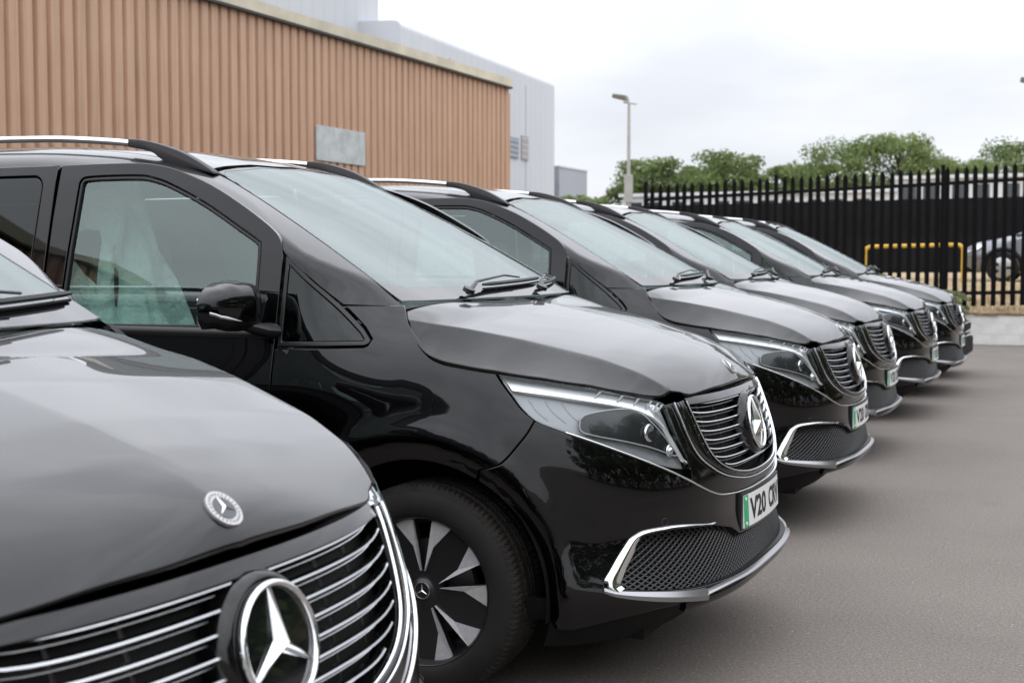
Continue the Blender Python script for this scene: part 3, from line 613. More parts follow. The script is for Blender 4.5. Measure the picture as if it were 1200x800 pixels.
def loft_data(A, B, nu, nv, f, off=0.0, skirt=.012):
    """strip between two curves, pressed onto the surface f"""
    def rs(C, n):
        C = np.array(C, float); d = np.r_[0, np.cumsum(np.linalg.norm(np.diff(C, axis=0), axis=1))]; t = np.linspace(0, d[-1], n)
        return np.stack([np.interp(t, d, C[:, k]) for k in range(3)], -1)
    A = rs(A, nu); B = rs(B, nu); t = np.linspace(0, 1, nv)[None, :, None]
    X = (A[:, None] * (1 - t) + B[:, None] * t).reshape(-1, 3); X, N = project(X, f); X = X + N * off
    Fs = [(i * nv + j, i * nv + j + 1, (i + 1) * nv + j + 1, (i + 1) * nv + j) for i in range(nu - 1) for j in range(nv - 1)]
    a, b, c = X[Fs[0][0]], X[Fs[0][1]], X[Fs[0][2]]
    rev = np.dot(np.cross(b - a, c - a), N[0]) < 0
    if skirt:
        loop = [i * nv for i in range(nu)] + [(nu - 1) * nv + j for j in range(1, nv)] + [i * nv + nv - 1 for i in range(nu - 2, -1, -1)] + [j for j in range(nv - 2, 0, -1)]
        k = len(X); n = len(loop); X = np.vstack([X, X[loop], X[loop] - N[loop] * skirt]); N = np.vstack([N, N[loop], N[loop]])
        Fs += [(k + j, k + (j + 1) % n, k + n + (j + 1) % n, k + n + j) for j in range(n)]
    if rev: Fs = [q[::-1] for q in Fs]
    return X, Fs, N
# bonnet
CRX = np.array([-.20, -.09, .10, .27, .505, .623, .685, .72, .80]); CRW = np.array([.85, .842, .795, .735, .645, .596, .560, .532, .49]); CRZ = np.array([1.222, 1.217, 1.192, 1.158, 1.098, 1.052, 1.015, .988, .92])
wk_ = table(list(zip(CRX, CRW)), .03, -.4, 1.1); zk_ = table(list(zip(CRX, CRZ)), .02, -.4, 1.1)
HE = [(-.119, .789, 1.264), (-.086, .837, 1.216), (-.041, .879, 1.171), (.015, .911, 1.124), (.061, .922, 1.096), (.127, .922, 1.083), (.254, .904, 1.066), (.396, .856, 1.044), (.521, .781, 1.02), (.629, .683, .989), (.689, .605, .971), (.715, .552, .965), (.74, .494, .958)]
we_ = table([(-.2, .87), (-.12, .87), (-.05, .90), (.05, .922), (.127, .922), (.254, .904), (.396, .856), (.521, .781), (.629, .683), (.689, .605), (.74, .54), (.9, .45)], .012, -.4, 1.1)
ze_ = table([(-.2, 1.16), (-.12, 1.15), (-.05, 1.13), (.061, 1.096), (.127, 1.083), (.254, 1.066), (.396, 1.044), (.521, 1.02), (.629, .989), (.689, .971), (.74, .945), (.9, .80)], .012, -.4, 1.1)
zc_ = table([(-.3, 1.30), (-.1, 1.278), (.05, 1.252), (.3, 1.203), (.5, 1.152), (.62, 1.113), (.70, 1.079), (.75, 1.052), (.785, 1.022), (.81, .978), (.83, .93), (.86, .84), (.9, .7)], .013, -.4, 1.1)
def HOOD(uv):
    x, y = uv[:, 0], uv[:, 1]; w = np.sqrt(y * y + 1e-10)
    zc, zk, wk, we, ze = zc_(x), zk_(x), wk_(x), we_(x), ze_(x)
    e = 1.65 + 5.5 * sm((.12 - x) / .25)
    top = zc - (zc - zk) * (w / wk) ** e - .036 * np.sqrt(w * w + .006 ** 2) * np.exp(-w / .2)
    t = (w - wk) / np.maximum(we - wk, .02)
    side = zk + (ze - zk) * t - .014 * np.clip(t, 0, 1) * (1 - np.clip(t, 0, 1))
    k = .004; h = np.clip(.5 + .5 * (side - top) / k, 0, 1)
    z = side + (top - side) * h - k * h * (1 - h)
    # nose drop with the lip curved backwards towards the corners
    return np.stack([x, y, z], -1)
LIP = [(.75, .48), (.765, .44), (.785, .33), (.803, .18), (.81, 0)]
def WS(uv):
    y, z = uv[:, 0], uv[:, 1]; return np.stack([XWT(z) - KW * y * y, y, z], -1)
def RF(uv):
    x, y = uv[:, 0], uv[:, 1]; return np.stack([x, y, ZC(x) - DOME(np.abs(y))], -1)

# ================================================================== the van: parts
def mirror_y(pts): return [(-a, b) for a, b in reversed(pts)]
def sym(pts): return list(pts) + [(-a, b) for a, b in reversed(pts)]
def circ(cx, cz, r, a0, a1, n=40): return [(cx + r * math.cos(a), cz + r * math.sin(a)) for a in np.linspace(a0, a1, n)]
Q0 = PQ * math.pi / 2
HE_uz = uz(*[(x, w, z) for x, w, z in HE])
HLLOW = [(.257, .905, 1.060), (.281, .909, 1.028), (.312, .910, .992), (.345, .906, .952), (.39, .898, .914), (.44, .878, .892), (.504, .849, .869), (.57, .808, .841), (.642, .752, .811), (.70, .692, .780), (.76, .612, .750), (.793, .551, .737)]
HLIN = [(.793, .551, .737), (.783, .557, .775), (.766, .567, .816), (.742, .575, .875), (.712, .578, .950)]
def on_front(name_pts):  # keep given w,z and drop x: u from the surface itself
    out = []
    for x, w, z in name_pts: out.append((U(x, w), z))
    return out
def u_of_w(w, z):
    """u on the front where the half width is w at height z"""
    us = np.linspace(0, Q0, 600); P = S(np.stack([us, np.full(600, z)], -1), arch=False); return float(np.interp(w, -P[:, 1], us))
def wz(*pts): return [(u_of_w(w, z), z) for w, z in pts]
SEAM = [(.39, .898, .914), (.370, .912, .875), (.344, .924, .839), (.322, .931, .810), (.298, .938, .784), (.274, .943, .773), (.225, .95, .757)]
ARCHX = .425
def arch_pt(ang, cx=0.0, r=RARCH): return (Q0 - (cx + r * math.cos(ang)), HUBZ + r * math.sin(ang))
def arch_u(ang, r=RARCH):
    x = r * math.cos(ang); z = HUBZ + r * math.sin(ang)
    if x <= 0: return (Q0 - x, z)
    us = np.linspace(Q0 * .4, Q0, 400); P = S(np.stack([us, np.full(400, z)], -1), arch=False); return (float(np.interp(-x, -P[:, 0], us)), z)

van = empty('van')
# ---- dark inner shell that closes the panel gaps
def arch_loop(cx, r):
    if cx == 0: return [arch_u(a, r) for a in np.linspace(-R(28), R(208), 48)]
    return [(Q0 - (cx + r * math.cos(a)), HUBZ + r * math.sin(a)) for a in np.linspace(-R(28), R(208), 48)]
shell_out = sym([(0, .16)] + [(u_of_w(w, .16), .16) for w in (.3, .6, .75)] + [(Q0 - .4, .16)] + [(Q0 + 4.1, .16), (Q0 + 4.1, 1.12), (Q0 + .3, 1.12), (Q0 + .05, 1.07), (Q0 - .3, 1.0), (Q0 - .7, .96), (0, .95)])
hl = [arch_loop(0, .435), arch_loop(WB, .435)]
panel('inner_shell', MATT, van, lambda q: S(q, arch=False), shell_out[:-1], holes=hl + [mirror_y(l) for l in hl], h=.06, off=-.045, thick=False)
g = G(); g.box((-1.65, 0, .21), (4.6, 1.2, .06)); g.build('underbody', MATT, van)

# ---- bonnet
edge = [(x, -w) for x, w, z in HE]
lip = [(x, -w) for x, w in LIP]
right = crv(edge, 6) + crv(lip, 6)
rear = crv([(-.042, 0), (-.046, -.25), (-.06, -.5), (-.088, -.68), (-.119, -.789)], 5)
half = rear + right[1:]
poly = half + [(a, -b) for a, b in reversed(half)][1:-1]
crl = [[(x, s_ * (float(wk_(x)) + o_)) for x in np.linspace(-.12, .74, 110)] for s_ in (-1, 1) for o_ in (-.006, 0, .006)]
bonnet = panel('bonnet', PAINT, van, HOOD, poly, creases=crl, h=.0125, gap=.003, bev=.004, depth=.022, sgn=1)
# badge on the nose
hb = np.array([[.771, 0.0]]); bp_ = HOOD(hb)[0]; bn = nrm_of(HOOD, hb, 1)[0]
def disc_frame(p, n, up=(0, 0, 1)):
    n = n / np.linalg.norm(n); r_ = np.cross(np.array(up, float), n); r_ /= np.linalg.norm(r_); return p, r_, np.cross(n, r_), n
def star_geo(fr, Rad, h, wid):
    """three-pointed star with ridged arms"""
    p, r_, u_, n = fr; V = []; F = []
    for k in range(3):
        a = R(90 + 120 * k); d = math.cos(a) * r_ + math.sin(a) * u_; s_ = -math.sin(a) * r_ + math.cos(a) * u_
        a2 = a + R(60); a3 = a - R(60)
        i1 = (math.cos(a2) * r_ + math.sin(a2) * u_) * wid; i2 = (math.cos(a3) * r_ + math.sin(a3) * u_) * wid
        k0 = len(V); V += [p + n * h, p + d * Rad + n * h * .25, p + i1, p + i2, p + d * Rad + s_ * wid * .12, p + d * Rad - s_ * wid * .12]
        F += [(k0, k0 + 2, k0 + 4, k0 + 1), (k0, k0 + 1, k0 + 5, k0 + 3)]
    return V, F
def ring_geo(fr, R1, r1, n=48, m=10, sx=1.0):
    p, r_, u_, nn = fr; V = []; F = []
    for i in range(n):
        a = 2 * math.pi * i / n; d = math.cos(a) * r_ + math.sin(a) * u_
        for j in range(m):
            b = 2 * math.pi * j / m; V.append(p + d * (R1 + r1 * math.cos(b)) + nn * (r1 * sx * math.sin(b)))
    F = [(i * m + j, i * m + (j + 1) % m, ((i + 1) % n) * m + (j + 1) % m, ((i + 1) % n) * m + j) for i in range(n) for j in range(m)]
    return V, F
def disc_geo(fr, R1, h=0.0, n=40):
    p, r_, u_, nn = fr; V = [p + nn * h] + [p + nn * h + R1 * (math.cos(a) * r_ + math.sin(a) * u_) for a in np.linspace(0, 2 * math.pi, n, endpoint=False)]
    V += [q - nn * (h + .003) for q in V[1:]]
    return V, [(0, 1 + i, 1 + (i + 1) % n) for i in range(n)] + [(1 + i, 1 + n + i, 1 + n + (i + 1) % n, 1 + (i + 1) % n) for i in range(n)]
fr = disc_frame(bp_ - bn * .001, bn)
b1 = G().add(*disc_geo(fr, .033, .004)).build('badge', mat('badge_rim', (.55, .54, .54), .3, .8), bonnet, smooth=True)
fr2 = disc_frame(bp_ + bn * .0036, bn); G().add(*disc_geo(fr2, .0215, .001)).build('badge_centre', LAMPDARK, b1, smooth=True) if False else None
gg = G(); V, F = disc_geo(fr2, .0215, .0006); gg.add(V, F); o = gg.build('badge_disc', mat('badge_grey', (.10, .10, .11), .25, .5), bonnet)
G().add(*star_geo(disc_frame(bp_ + bn * .0045, bn), .021, .003, .0035)).build('badge_star', CHROME, bonnet)
g = G()
for k in range(26):
    a = R(k * 360 / 26)
    q = fr[0] + bn * .0046 + .0272 * (math.cos(a) * fr[1] + math.sin(a) * fr[2])
    d = (math.cos(a) * fr[1] + math.sin(a) * fr[2]) * .0026; s_ = (-math.sin(a) * fr[1] + math.cos(a) * fr[2]) * .0010
    g.add([q - d - s_, q + d - s_, q + d + s_, q - d + s_], [(0, 1, 2, 3)])
g.build('badge_lettering', INK, bonnet)

# ---- wings (front fenders)
seam_uz = [(U(x, w), z) for x, w, z in SEAM]
def ang_at(u, z):  # where the seam meets the arch
    return None
a_seam = R(62)
arc_f = [arch_u(a) for a in np.linspace(R(61.6), R(196), 42)]
XD = -.535                                   # front door shut line
QG = [(-.527, 1.427), (-.316, 1.262), (-.226, 1.187), (-.194, 1.152), (-.2, 1.139), (-.214, 1.133), (-.35, 1.128), (-.527, 1.124)]
qg_uz = [(Q0 - x, z) for x, z in QG]
hoodside = [q for q in crv(HE_uz[:7], 5)]     # bonnet edge from the pillar to the headlight tip
hl_low_uz = uz(*HLLOW)
wing = hoodside + [q for q in crv(hl_low_uz[:5], 5)] + crv(seam_uz, 4) + arc_f + [(Q0 - XD, .235)] + [(Q0 - XD, 1.118)] + \
    [(Q0 - x, z - .006) for x, z in reversed(QG[3:7])] + [(Q0 + .190, 1.155), (Q0 + .222, 1.190), (Q0 + .310, 1.262)]
panel('wing', PAINT, van, S, wing, h=.025, gap=.0022, both=True)
# ---- quarter windows
qp = [(Q0 - x, z) for x, z in QG]
for sgn_ in (1, -1):
    pl = qp if sgn_ > 0 else mirror_y(qp)
    inner = [tuple(p) for p in inset(resamp(pl, .03), .016)]
    qw = panel('quarter_window', SATIN, van, S, pl, holes=[inner], gap=.001, depth=.02, off=-.002)
    panel('pane', GLASSD, qw, S, inner, gap=0, depth=.004, off=-.006)

# ---- headlights
HLTOP = [(.257, .905, 1.061), (.396, .856, 1.041), (.521, .781, 1.016), (.629, .683, .984), (.689, .605, .965), (.712, .578, .953)]
hl_poly = crv(uz(*HLLOW), 4) + crv(uz(*HLIN), 4)[1:] + crv(uz(*reversed(HLTOP)), 4)[1:-1]
ST_TOP = [(.278, .900, 1.055), (.345, .878, 1.047), (.40, .853, 1.037), (.52, .779, 1.014), (.629, .681, .982), (.689, .604, .962), (.708, .580, .949)]
ST_BOT = [(.312, .898, 1.006), (.43, .842, .990), (.516, .785, .973), (.59, .722, .956), (.645, .665, .937), (.685, .625, .91), (.715, .60, .875), (.775, .562, .760)]
ST_IN = [(.785, .556, .758), (.76, .568, .82), (.736, .575, .88), (.708, .580, .946)]
HS = [(.508, .815, .919), (.53, .80, .935), (.60, .73, .947), (.655, .672, .935), (.70, .628, .882), (.738, .597, .822), (.752, .588, .788), (.69, .665, .822), (.62, .735, .848), (.55, .79, .867), (.512, .82, .884)]
def uzs(P, n=4): return crv(uz(*P), n)
for sgn_ in (1, -1):
    f = (lambda p: p) if sgn_ > 0 else mirror_y
    hlm = panel('headlight', LAMPSIL, van, S, f(hl_poly), gap=.004, h=.025, off=-.034, depth=.008)
    strip = uzs(ST_TOP) + list(reversed(uzs(ST_IN)))[1:] + list(reversed(uzs(ST_BOT)))[1:]
    sb = np.array(uz(*ST_BOT)); sb = sb[np.argsort(sb[:, 0])]
    def STILT(q):   # strip leaning back so that its face looks up
        lo_ = np.interp(np.abs(q[:, 0]), sb[:, 0], sb[:, 1]); dd_ = np.clip(q[:, 1] - lo_, 0, .08)
        return S(q) + nrm_of(S, q, -1) * (-.006 - .45 * np.minimum(dd_, .05))[:, None]
    panel('light_strip', LAMPWHITE, hlm, STILT, f(strip), gap=.0, h=.012, depth=.012)
    hs = uzs(HS + HS[:1], 4)[:-1]
    panel('projector_housing', LAMPDARK, hlm, S, f(hs), gap=0, h=.02, off=-.014, depth=.03)
    # fins above the strip
    for k in range(6):
        t = .30 + .085 * k; A_ = np.array(uz(*ST_TOP)); d = np.linspace(0, 1, len(A_)); a = np.array([np.interp(t + .25, d, A_[:, 0]), np.interp(t + .25, d, A_[:, 1])])
        fin = [(a[0] - .012, a[1] + .001), (a[0] + .018, a[1] - .022), (a[0] + .024, a[1] - .022), (a[0] + .001, a[1] + .001)]
        panel('light_fin', LAMPSIL, hlm, S, f(fin), gap=0, h=.02, off=-.010, depth=.004)
    # bright edge of the projector bowl
    V3 = S(np.array(hs)); n3 = nrm_of(S, np.array(hs), -1); V3 = V3 - n3 * .012; V3[:, 1] *= sgn_
    G().tube(np.vstack([V3, V3[:1]]), .0025, 6).build('bowl_rim', LAMPSIL, hlm, smooth=True)
    for (uu, zz, rr) in ((U(.685, .655), .868, .024), (U(.732, .60), .806, .017)):
        c = S(np.array([[uu, zz]]))[0]; nn = nrm_of(S, np.array([[uu, zz]]), -1)[0]; c = c - nn * .016; c[1] *= sgn_; nn[1] *= sgn_
        frp = disc_frame(c, nn * .5 + np.array([.85, 0, 0]))
        V, F = ring_geo(frp, rr, rr * .28); G().add(V, F).build('projector_ring', CHROME, hlm, smooth=True)
        p, r_, u_, n_ = frp; V = []; nn_ = 16
        for i in range(6):
            for j in range(nn_):
                th = i / 5 * math.pi / 2; a = 2 * math.pi * j / nn_
                V.append(p + rr * .85 * (math.sin(th) * (math.cos(a) * r_ + math.sin(a) * u_) + math.cos(th) * n_ * .8))
        F = [(i * nn_ + j, i * nn_ + (j + 1) % nn_, (i + 1) * nn_ + (j + 1) % nn_, (i + 1) * nn_ + j) for i in range(5) for j in range(nn_)]
        G().add(V, F).build('projector_lens', CHROME if rr < .02 else LAMPDARK, hlm, smooth=True)
    for k in range(3):
        rib = [(U(.36 + .05 * k, .88 - .02 * k), .985 - .004 * k), (U(.42 + .05 * k, .86 - .028 * k), .92 - .008 * k)]
        C = crv([rib[0], ((rib[0][0] + rib[1][0]) / 2 + .008, (rib[0][1] + rib[1][1]) / 2), rib[1]], 5); V3 = S(np.array(C)); n3 = nrm_of(S, np.array(C), -1); V3 = V3 - n3 * .034; V3[:, 1] *= sgn_
        G().tube(V3, .0025, 6).build('reflector_rib', LAMPSIL, hlm, smooth=True)
    panel('lens', LENS, hlm, S, f(hl_poly), gap=.003, h=.025, off=.0, depth=.008)

# ---- grille: gloss surround, chrome frame, slats, emblem
GF = [(.545, .950), (.543, .90), (.538, .85), (.524, .80), (.498, .765), (.467, .742), (.41, .712), (.339, .690), (.22, .670), (.10, .661), (0, .659)]   # outer frame (w, z)
GI = [(.488, .951), (.482, .90), (.472, .85), (.455, .80), (.435, .77), (.40, .742), (.35, .72), (.28, .702), (.18, .688), (.09, .682), (0, .680)]
CL = [(.642, .752, .806), (.70, .69, .772), (.746, .639, .743), (.79, .57, .706), (.821, .505, .672), (.842, .45, .650), (.855, .398, .638), (.872, .30, .630), (.881, .235, .627)]
cl_u = hl_low_uz[4:8] + uz(*CL)[0:] + wz((.12, .624), (0, .623))
cl_curve = crv(cl_u, 5)                        # lower chrome line, headlight -> centre
gf_u = crv(wz(*GF), 4); gi_u = crv(wz(*GI), 4)
# surround between headlights, bonnet lip, and chrome line
i0 = min(range(len(cl_curve)), key=lambda i: abs(cl_curve[i][0] - U(.793, .551)) + abs(cl_curve[i][1] - .72))
sur_half = crv(uz(*reversed(HLIN)), 3) + [q for q in cl_curve[i0:]]
top_sur = [(0, .958)] + wz((.15, .958), (.30, .958), (.45, .957), (.54, .954))
sur = top_sur + sur_half
sur_poly = sur + [(-a, b) for a, b in reversed(sur)][1:-1]
gi_loop = gi_u[:-1] + [(0, .680)] + [(-a, b) for a, b in reversed(gi_u[:-1])]
gi_hole = gi_loop
surround = panel('grille_surround', GLOSS, van, S, sur_poly, holes=[gi_hole], h=.03, gap=.002, off=-.004, depth=.03)
grille = panel('grille', MATT, van, S, [tuple(q) for q in inset(resamp(gi_loop, .03), -.004)], h=.04, off=-.05, thick=False)
def curve_on(uv, off, lift=0.0):
    uv = np.array(uv, float); return S(uv, arch=False) + nrm_of(lambda q: S(q, arch=False), uv, -1) * off
def ribbon_section(path_uv, wid, hgt, off, n=9):
    """domed band following a curve on the body: width across in the surface, height above it"""
    P = np.array(path_uv, float); X = curve_on(P, off); Nn = nrm_of(lambda q: S(q, arch=False), P, -1); T = np.gradient(X, axis=0); T /= np.linalg.norm(T, axis=1)[:, None]; B = np.cross(Nn, T)
    V = []; ww = np.broadcast_to(np.array(wid, float), (len(P),))
    for x, nn, b, w_ in zip(X, Nn, B, ww):
        for a in np.linspace(0, math.pi, n): V.append(x + b * w_ / 2 * math.cos(a) + nn * hgt * math.sin(a))
        V.append(x - b * w_ / 2 - nn * hgt * .8); V.append(x + b * w_ / 2 - nn * hgt * .8)
    m = n + 2; F = [(i * m + j, i * m + (j + 1) % m, (i + 1) * m + (j + 1) % m, (i + 1) * m + j) for i in range(len(P) - 1) for j in range(m)]
    F += [tuple(range(m)), tuple((len(P) - 1) * m + j for j in range(m - 1, -1, -1))]
    return V, F
mid = [((a[0] + b[0]) / 2 , (a[1] + b[1]) / 2) for a, b in zip(crv(wz(*GF), 6), crv(wz(*GI), 6))]
full = mid[:-1] + [(-a, b) for a, b in reversed(mid)]
k_ = len(full); t_ = np.abs(np.linspace(-1, 1, k_)); wid = .012 + .036 * sm((t_ - .40) / .5)
DCH = mat('dark_chrome', (.11, .115, .125), .07, 1)
G().add(*ribbon_section(full, wid, .006, .0)).build('grille_frame', DCH, grille, smooth=True)
oc = crv(wz(*GF), 5); oc = oc[:-1] + [(-a, b) for a, b in reversed(oc)]
G().add(*ribbon_section(oc, .005, .005, .003)).build('grille_outer_trim', CHROME, grille, smooth=True)
inn = gi_u[:-1] + [(-a, b) for a, b in reversed(gi_u)]
G().add(*ribbon_section([tuple(q) for q in inn], .006, .005, .004)).build('grille_inner_trim', CHROME, grille, smooth=True)
# slats
def w_in(z):
    zz = np.array([q[1] for q in GI])[::-1]; ww = np.array([q[0] for q in GI])[::-1]; return float(np.interp(z, zz, ww))
def slat(z, h, d, back, name, m, dz=0.0):
    w1 = w_in(z) - .006; n = 33; V = []
    for t in np.linspace(-1, 1, n):
        w_ = w1 * t; z_ = z + .012 * abs(t) ** 9
        p = S(np.array([[u_of_w(abs(w_), z_) * (1 if w_ >= 0 else -1), z_]]), arch=False)[0]
        V += [p + np.array([-back, 0, h]), p + np.array([-back + d - 1.5 * h, 0, h]), p + np.array([-back + d, 0, -h]), p + np.array([-back + d * .8, 0, -h * 1.2]), p + np.array([-back, 0, -h * 1.2])]
    F = [(i * 5 + j, i * 5 + (j + 1) % 5, (i + 1) * 5 + (j + 1) % 5, (i + 1) * 5 + j) for i in range(n - 1) for j in range(5)]
    F += [tuple(range(5)), tuple((n - 1) * 5 + j for j in range(4, -1, -1))]
    G().add(V, F).build(name, m, grille)
for k in range(8):
    slat(.935 - .0303 * k, .0015, .015, .017, 'slat', SLATC)
    slat(.920 - .0303 * k, .0007, .010, .030, 'thin_slat', SILVER)
g = G()
for w_ in (-.36, -.24, .24, .36):
    for z0 in (.72, .86):
        p = S(np.array([[u_of_w(abs(w_), z0) * (1 if w_ > 0 else -1), z0]]), arch=False)[0]
    pts = [S(np.array([[u_of_w(abs(w_), z_) * (1 if w_ > 0 else -1), z_]]), arch=False)[0] - np.array([.048, 0, 0]) for z_ in np.linspace(.70, .935, 6)]
    G().tube(pts, .004, 6).build('slat_stay', SATIN, grille)
# gloss top bar of the grille
tb = wz((.474, .940), (.30, .941), (.15, .941), (.001, .941)); tb2 = wz((.474, .922), (.30, .924), (.15, .924), (.001, .924))
V = []
for w_ in np.linspace(-.476, .476, 41):
    u1 = math.copysign(u_of_w(abs(w_), .945), w_)
    p = S(np.array([[u1, .945]]), arch=False)[0]
    V += [p + np.array([-.050, 0, .020]), p + np.array([-.014, 0, .017]), p + np.array([.003, 0, -.003]), p + np.array([.004, 0, -.005]), p + np.array([-.04, 0, -.006])]
G().add(V, [(i * 5 + j, i * 5 + (j + 1) % 5, (i + 1) * 5 + (j + 1) % 5, (i + 1) * 5 + j) for i in range(40) for j in range(5)]).build('grille_top_bar', PAINT, grille, smooth=True)
# emblem
sc = np.array([.868, 0, .838]); sn = np.array([math.cos(R(13)), 0, math.sin(R(13))]); fre = disc_frame(sc, sn)
p, r_, u_, n_ = fre; V = []; nn_ = 48
prof = [(.118, -.055), (.117, -.030), (.112, -.014), (.105, -.006), (.100, -.004), (.092, -.004)]
for rr, hh in prof:
    for j in range(nn_):
        a = 2 * math.pi * j / nn_; V.append(p + n_ * hh + rr * (math.cos(a) * r_ + math.sin(a) * u_))
F = [(i * nn_ + j, i * nn_ + (j + 1) % nn_, (i + 1) * nn_ + (j + 1) % nn_, (i + 1) * nn_ + j) for i in range(len(prof) - 1) for j in range(nn_)]
emb = G().add(V, F).build('emblem', GLOSS, van, smooth=True)
G().add(*disc_geo(disc_frame(sc, sn), .095, .001)).build('emblem_glass', mat('emblem_black', (.004, .005, .007), .05, coat=1), emb)
G().add(*ring_geo(disc_frame(sc + sn * .004, sn), .0905, .0056, 64, 12, 1.3)).build('emblem_ring', CHROME, emb, smooth=True)
G().add(*star_geo(disc_frame(sc + sn * .0015, sn), .088, .020, .0135)).build('emblem_star', CHROME, emb)

# ---- bumper
LO = [(.844, .449, .553), (.80, .555, .566), (.765, .632, .573), (.72, .700, .572), (.686, .738, .567), (.667, .760, .555), (.655, .771, .544), (.640, .789, .515), (.626, .809, .485), (.611, .829, .45), (.600, .846, .423), (.602, .850, .398), (.624, .842, .379)]
LB = [(.624, .842, .379), (.71, .783, .362), (.79, .68, .345), (.846, .575, .333)]
OPEN = [(.835, .470, .546), (.76, .635, .556), (.692, .732, .549), (.677, .753, .525), (.656, .797, .458), (.645, .822, .411), (.657, .817, .398), (.73, .755, .386), (.81, .656, .376), (.844, .581, .373)]
open_half = crv(uz(*OPEN), 4) + wz((.50, .372), (.34, .368), (.15, .366), (0, .365))
open_top = wz((.35, .520), (.29, .490), (.15, .485), (0, .484))
oh = list(reversed(open_top)) + open_half
open_poly = oh[:-1] + [oh[-1]] + [(-a, b) for a, b in reversed(oh)][1:-1]
arc_b = [arch_u(a) for a in np.linspace(-R(8), R(60.9), 24)]
bum_half = [(0, .623)] + list(reversed(cl_curve[:-1])) + crv(seam_uz, 4)[1:] + list(reversed(arc_b)) + [(U(.447, .88), .262), (U(.52, .87), .268), (u_of_w(.82, .30), .30), (u_of_w(.74, .322), .322), (u_of_w(.6, .330), .330), (u_of_w(.5, .334), .334), (u_of_w(.25, .336), .336), (0, .336)]
bum = bum_half + [(-a, b) for a, b in reversed(bum_half)][1:-1]
bumper = panel('front_bumper', PAINT, van, S, bum, holes=[open_poly], h=.025, gap=.002)
cc = cl_curve[8:-1] + [(-a, b) for a, b in reversed(cl_curve[8:])]
G().add(*ribbon_section(cc, .006, .004, .001)).build('bumper_chrome_line', CHROME, bumper, smooth=True)
# lower mesh
og = [tuple(q) for q in inset(resamp(open_poly, .03), -.006)]
panel('lower_grille_back', MATT, bumper, S, og, h=.04, off=-.06, thick=False)
ring = resamp(open_poly, .02)
Xo = S(ring, arch=False); No = nrm_of(lambda q: S(q, arch=False), ring, -1); n = len(ring)
G().add(list(Xo - No * .004) + list(Xo - No * .06), [(i, (i + 1) % n, n + (i + 1) % n, n + i) for i in range(n)]).build('lower_grille_wall', SATIN, bumper, smooth=True)
g = G(); cell = .027
og_a = np.array(og)
def clipline(c, sl):
    us = np.linspace(-1.5, 1.5, 900); zs = .45 + (us - c) * sl; k = (zs > .33) & (zs < .62); Qs = np.stack([us[k], zs[k]], -1)
    if len(Qs) < 3: return
    ins = pip(Qs, og_a); st = None
    for i in range(len(Qs)):
        if ins[i] and st is None: st = i
        if st is not None and (not ins[i] or i == len(Qs) - 1):
            seg = Qs[st:i]
            if len(seg) > 2:
                seg = seg[::4] if len(seg) > 8 else seg[[0, -1]]
                if len(seg) > 1: g.tube(curve_on(seg, -.022), .0032, 4, caps=False)
            st = None
for c in np.arange(-1.5, 1.5, cell): clipline(c, .62); clipline(c, -.62)
g.build('lower_grille_mesh', SATIN, bumper)
# chrome surround of the lower opening (each side) and splitter
out_c = crv(uz(*LO), 5); in_c = crv(uz(*[OPEN[0], OPEN[1], OPEN[2], (.685, .742, .539), OPEN[3], (.667, .775, .49), OPEN[4], (.650, .810, .434), OPEN[5], OPEN[6]]), 5)
def rs2(C, n):
    C = np.array(C); d = np.r_[0, np.cumsum(np.linalg.norm(np.diff(C, axis=0), axis=1))]; t = np.linspace(0, d[-1], n); return np.stack([np.interp(t, d, C[:, k]) for k in range(2)], -1)
o2, i2 = rs2(out_c, 50), rs2(in_c, 50)
for sgn_ in (1, -1):
    V = []
    for a, b, t in zip(o2, i2, np.linspace(0, 1, 50)):
        for k, s_ in enumerate(np.linspace(0, 1, 7)):
            q = a * (1 - s_) + b * s_; V.append(curve_on([q], .002 + .013 * math.sin(math.pi * min(1, s_ * .9 + .1)) * min(1, t * 8 + .2))[0])
        V.append(curve_on([b], -.03)[0]); V.append(curve_on([a], -.008)[0])
    m = 9; F = [(i * m + j, i * m + (j + 1) % m, (i + 1) * m + (j + 1) % m, (i + 1) * m + j) for i in range(49) for j in range(m)] + [tuple(range(m)), tuple(49 * m + j for j in range(m - 1, -1, -1))]
    V = np.array(V); V[:, 1] *= sgn_
    G().add(V, F).build('bumper_chrome_surround', CHROME, bumper, smooth=True)
    # silver blade under the opening
    top = crv(uz((.60, .85, .40), (.64, .832, .392), (.73, .757, .382), (.81, .656, .371), (.846, .582, .366)), 5); bot = crv(uz((.60, .852, .388), (.64, .835, .374), (.72, .772, .358), (.80, .665, .342), (.856, .575, .330)), 5)
    a_, b_ = rs2(top, 24), rs2(bot, 24); V = []
    for q, r2 in zip(a_, b_):
        V += [curve_on([q], -.01)[0], curve_on([q], .012)[0], curve_on([q * .5 + r2 * .5], .020)[0], curve_on([r2], .016)[0], curve_on([r2], -.012)[0]]
    V = np.array(V); V[:, 1] *= sgn_
    F = [(i * 5 + j, i * 5 + (j + 1) % 5, (i + 1) * 5 + (j + 1) % 5, (i + 1) * 5 + j) for i in range(23) for j in range(5)] + [tuple(range(5)), tuple(23 * 5 + j for j in range(4, -1, -1))]
    G().add(V, F).build('bumper_blade', LIPGREY, bumper, smooth=True)
V = []
for u_ in np.linspace(-1.25, 1.25, 61):
    for z_, o_ in ((.352, -.045), (.30, -.06), (.24, -.085), (.205, -.16)): V.append(curve_on([(u_, z_)], o_)[0])
G().add(V, [(i * 4 + j, i * 4 + j + 1, (i + 1) * 4 + j + 1, (i + 1) * 4 + j) for i in range(60) for j in range(3)]).build('air_dam', MATT, bumper, smooth=True)
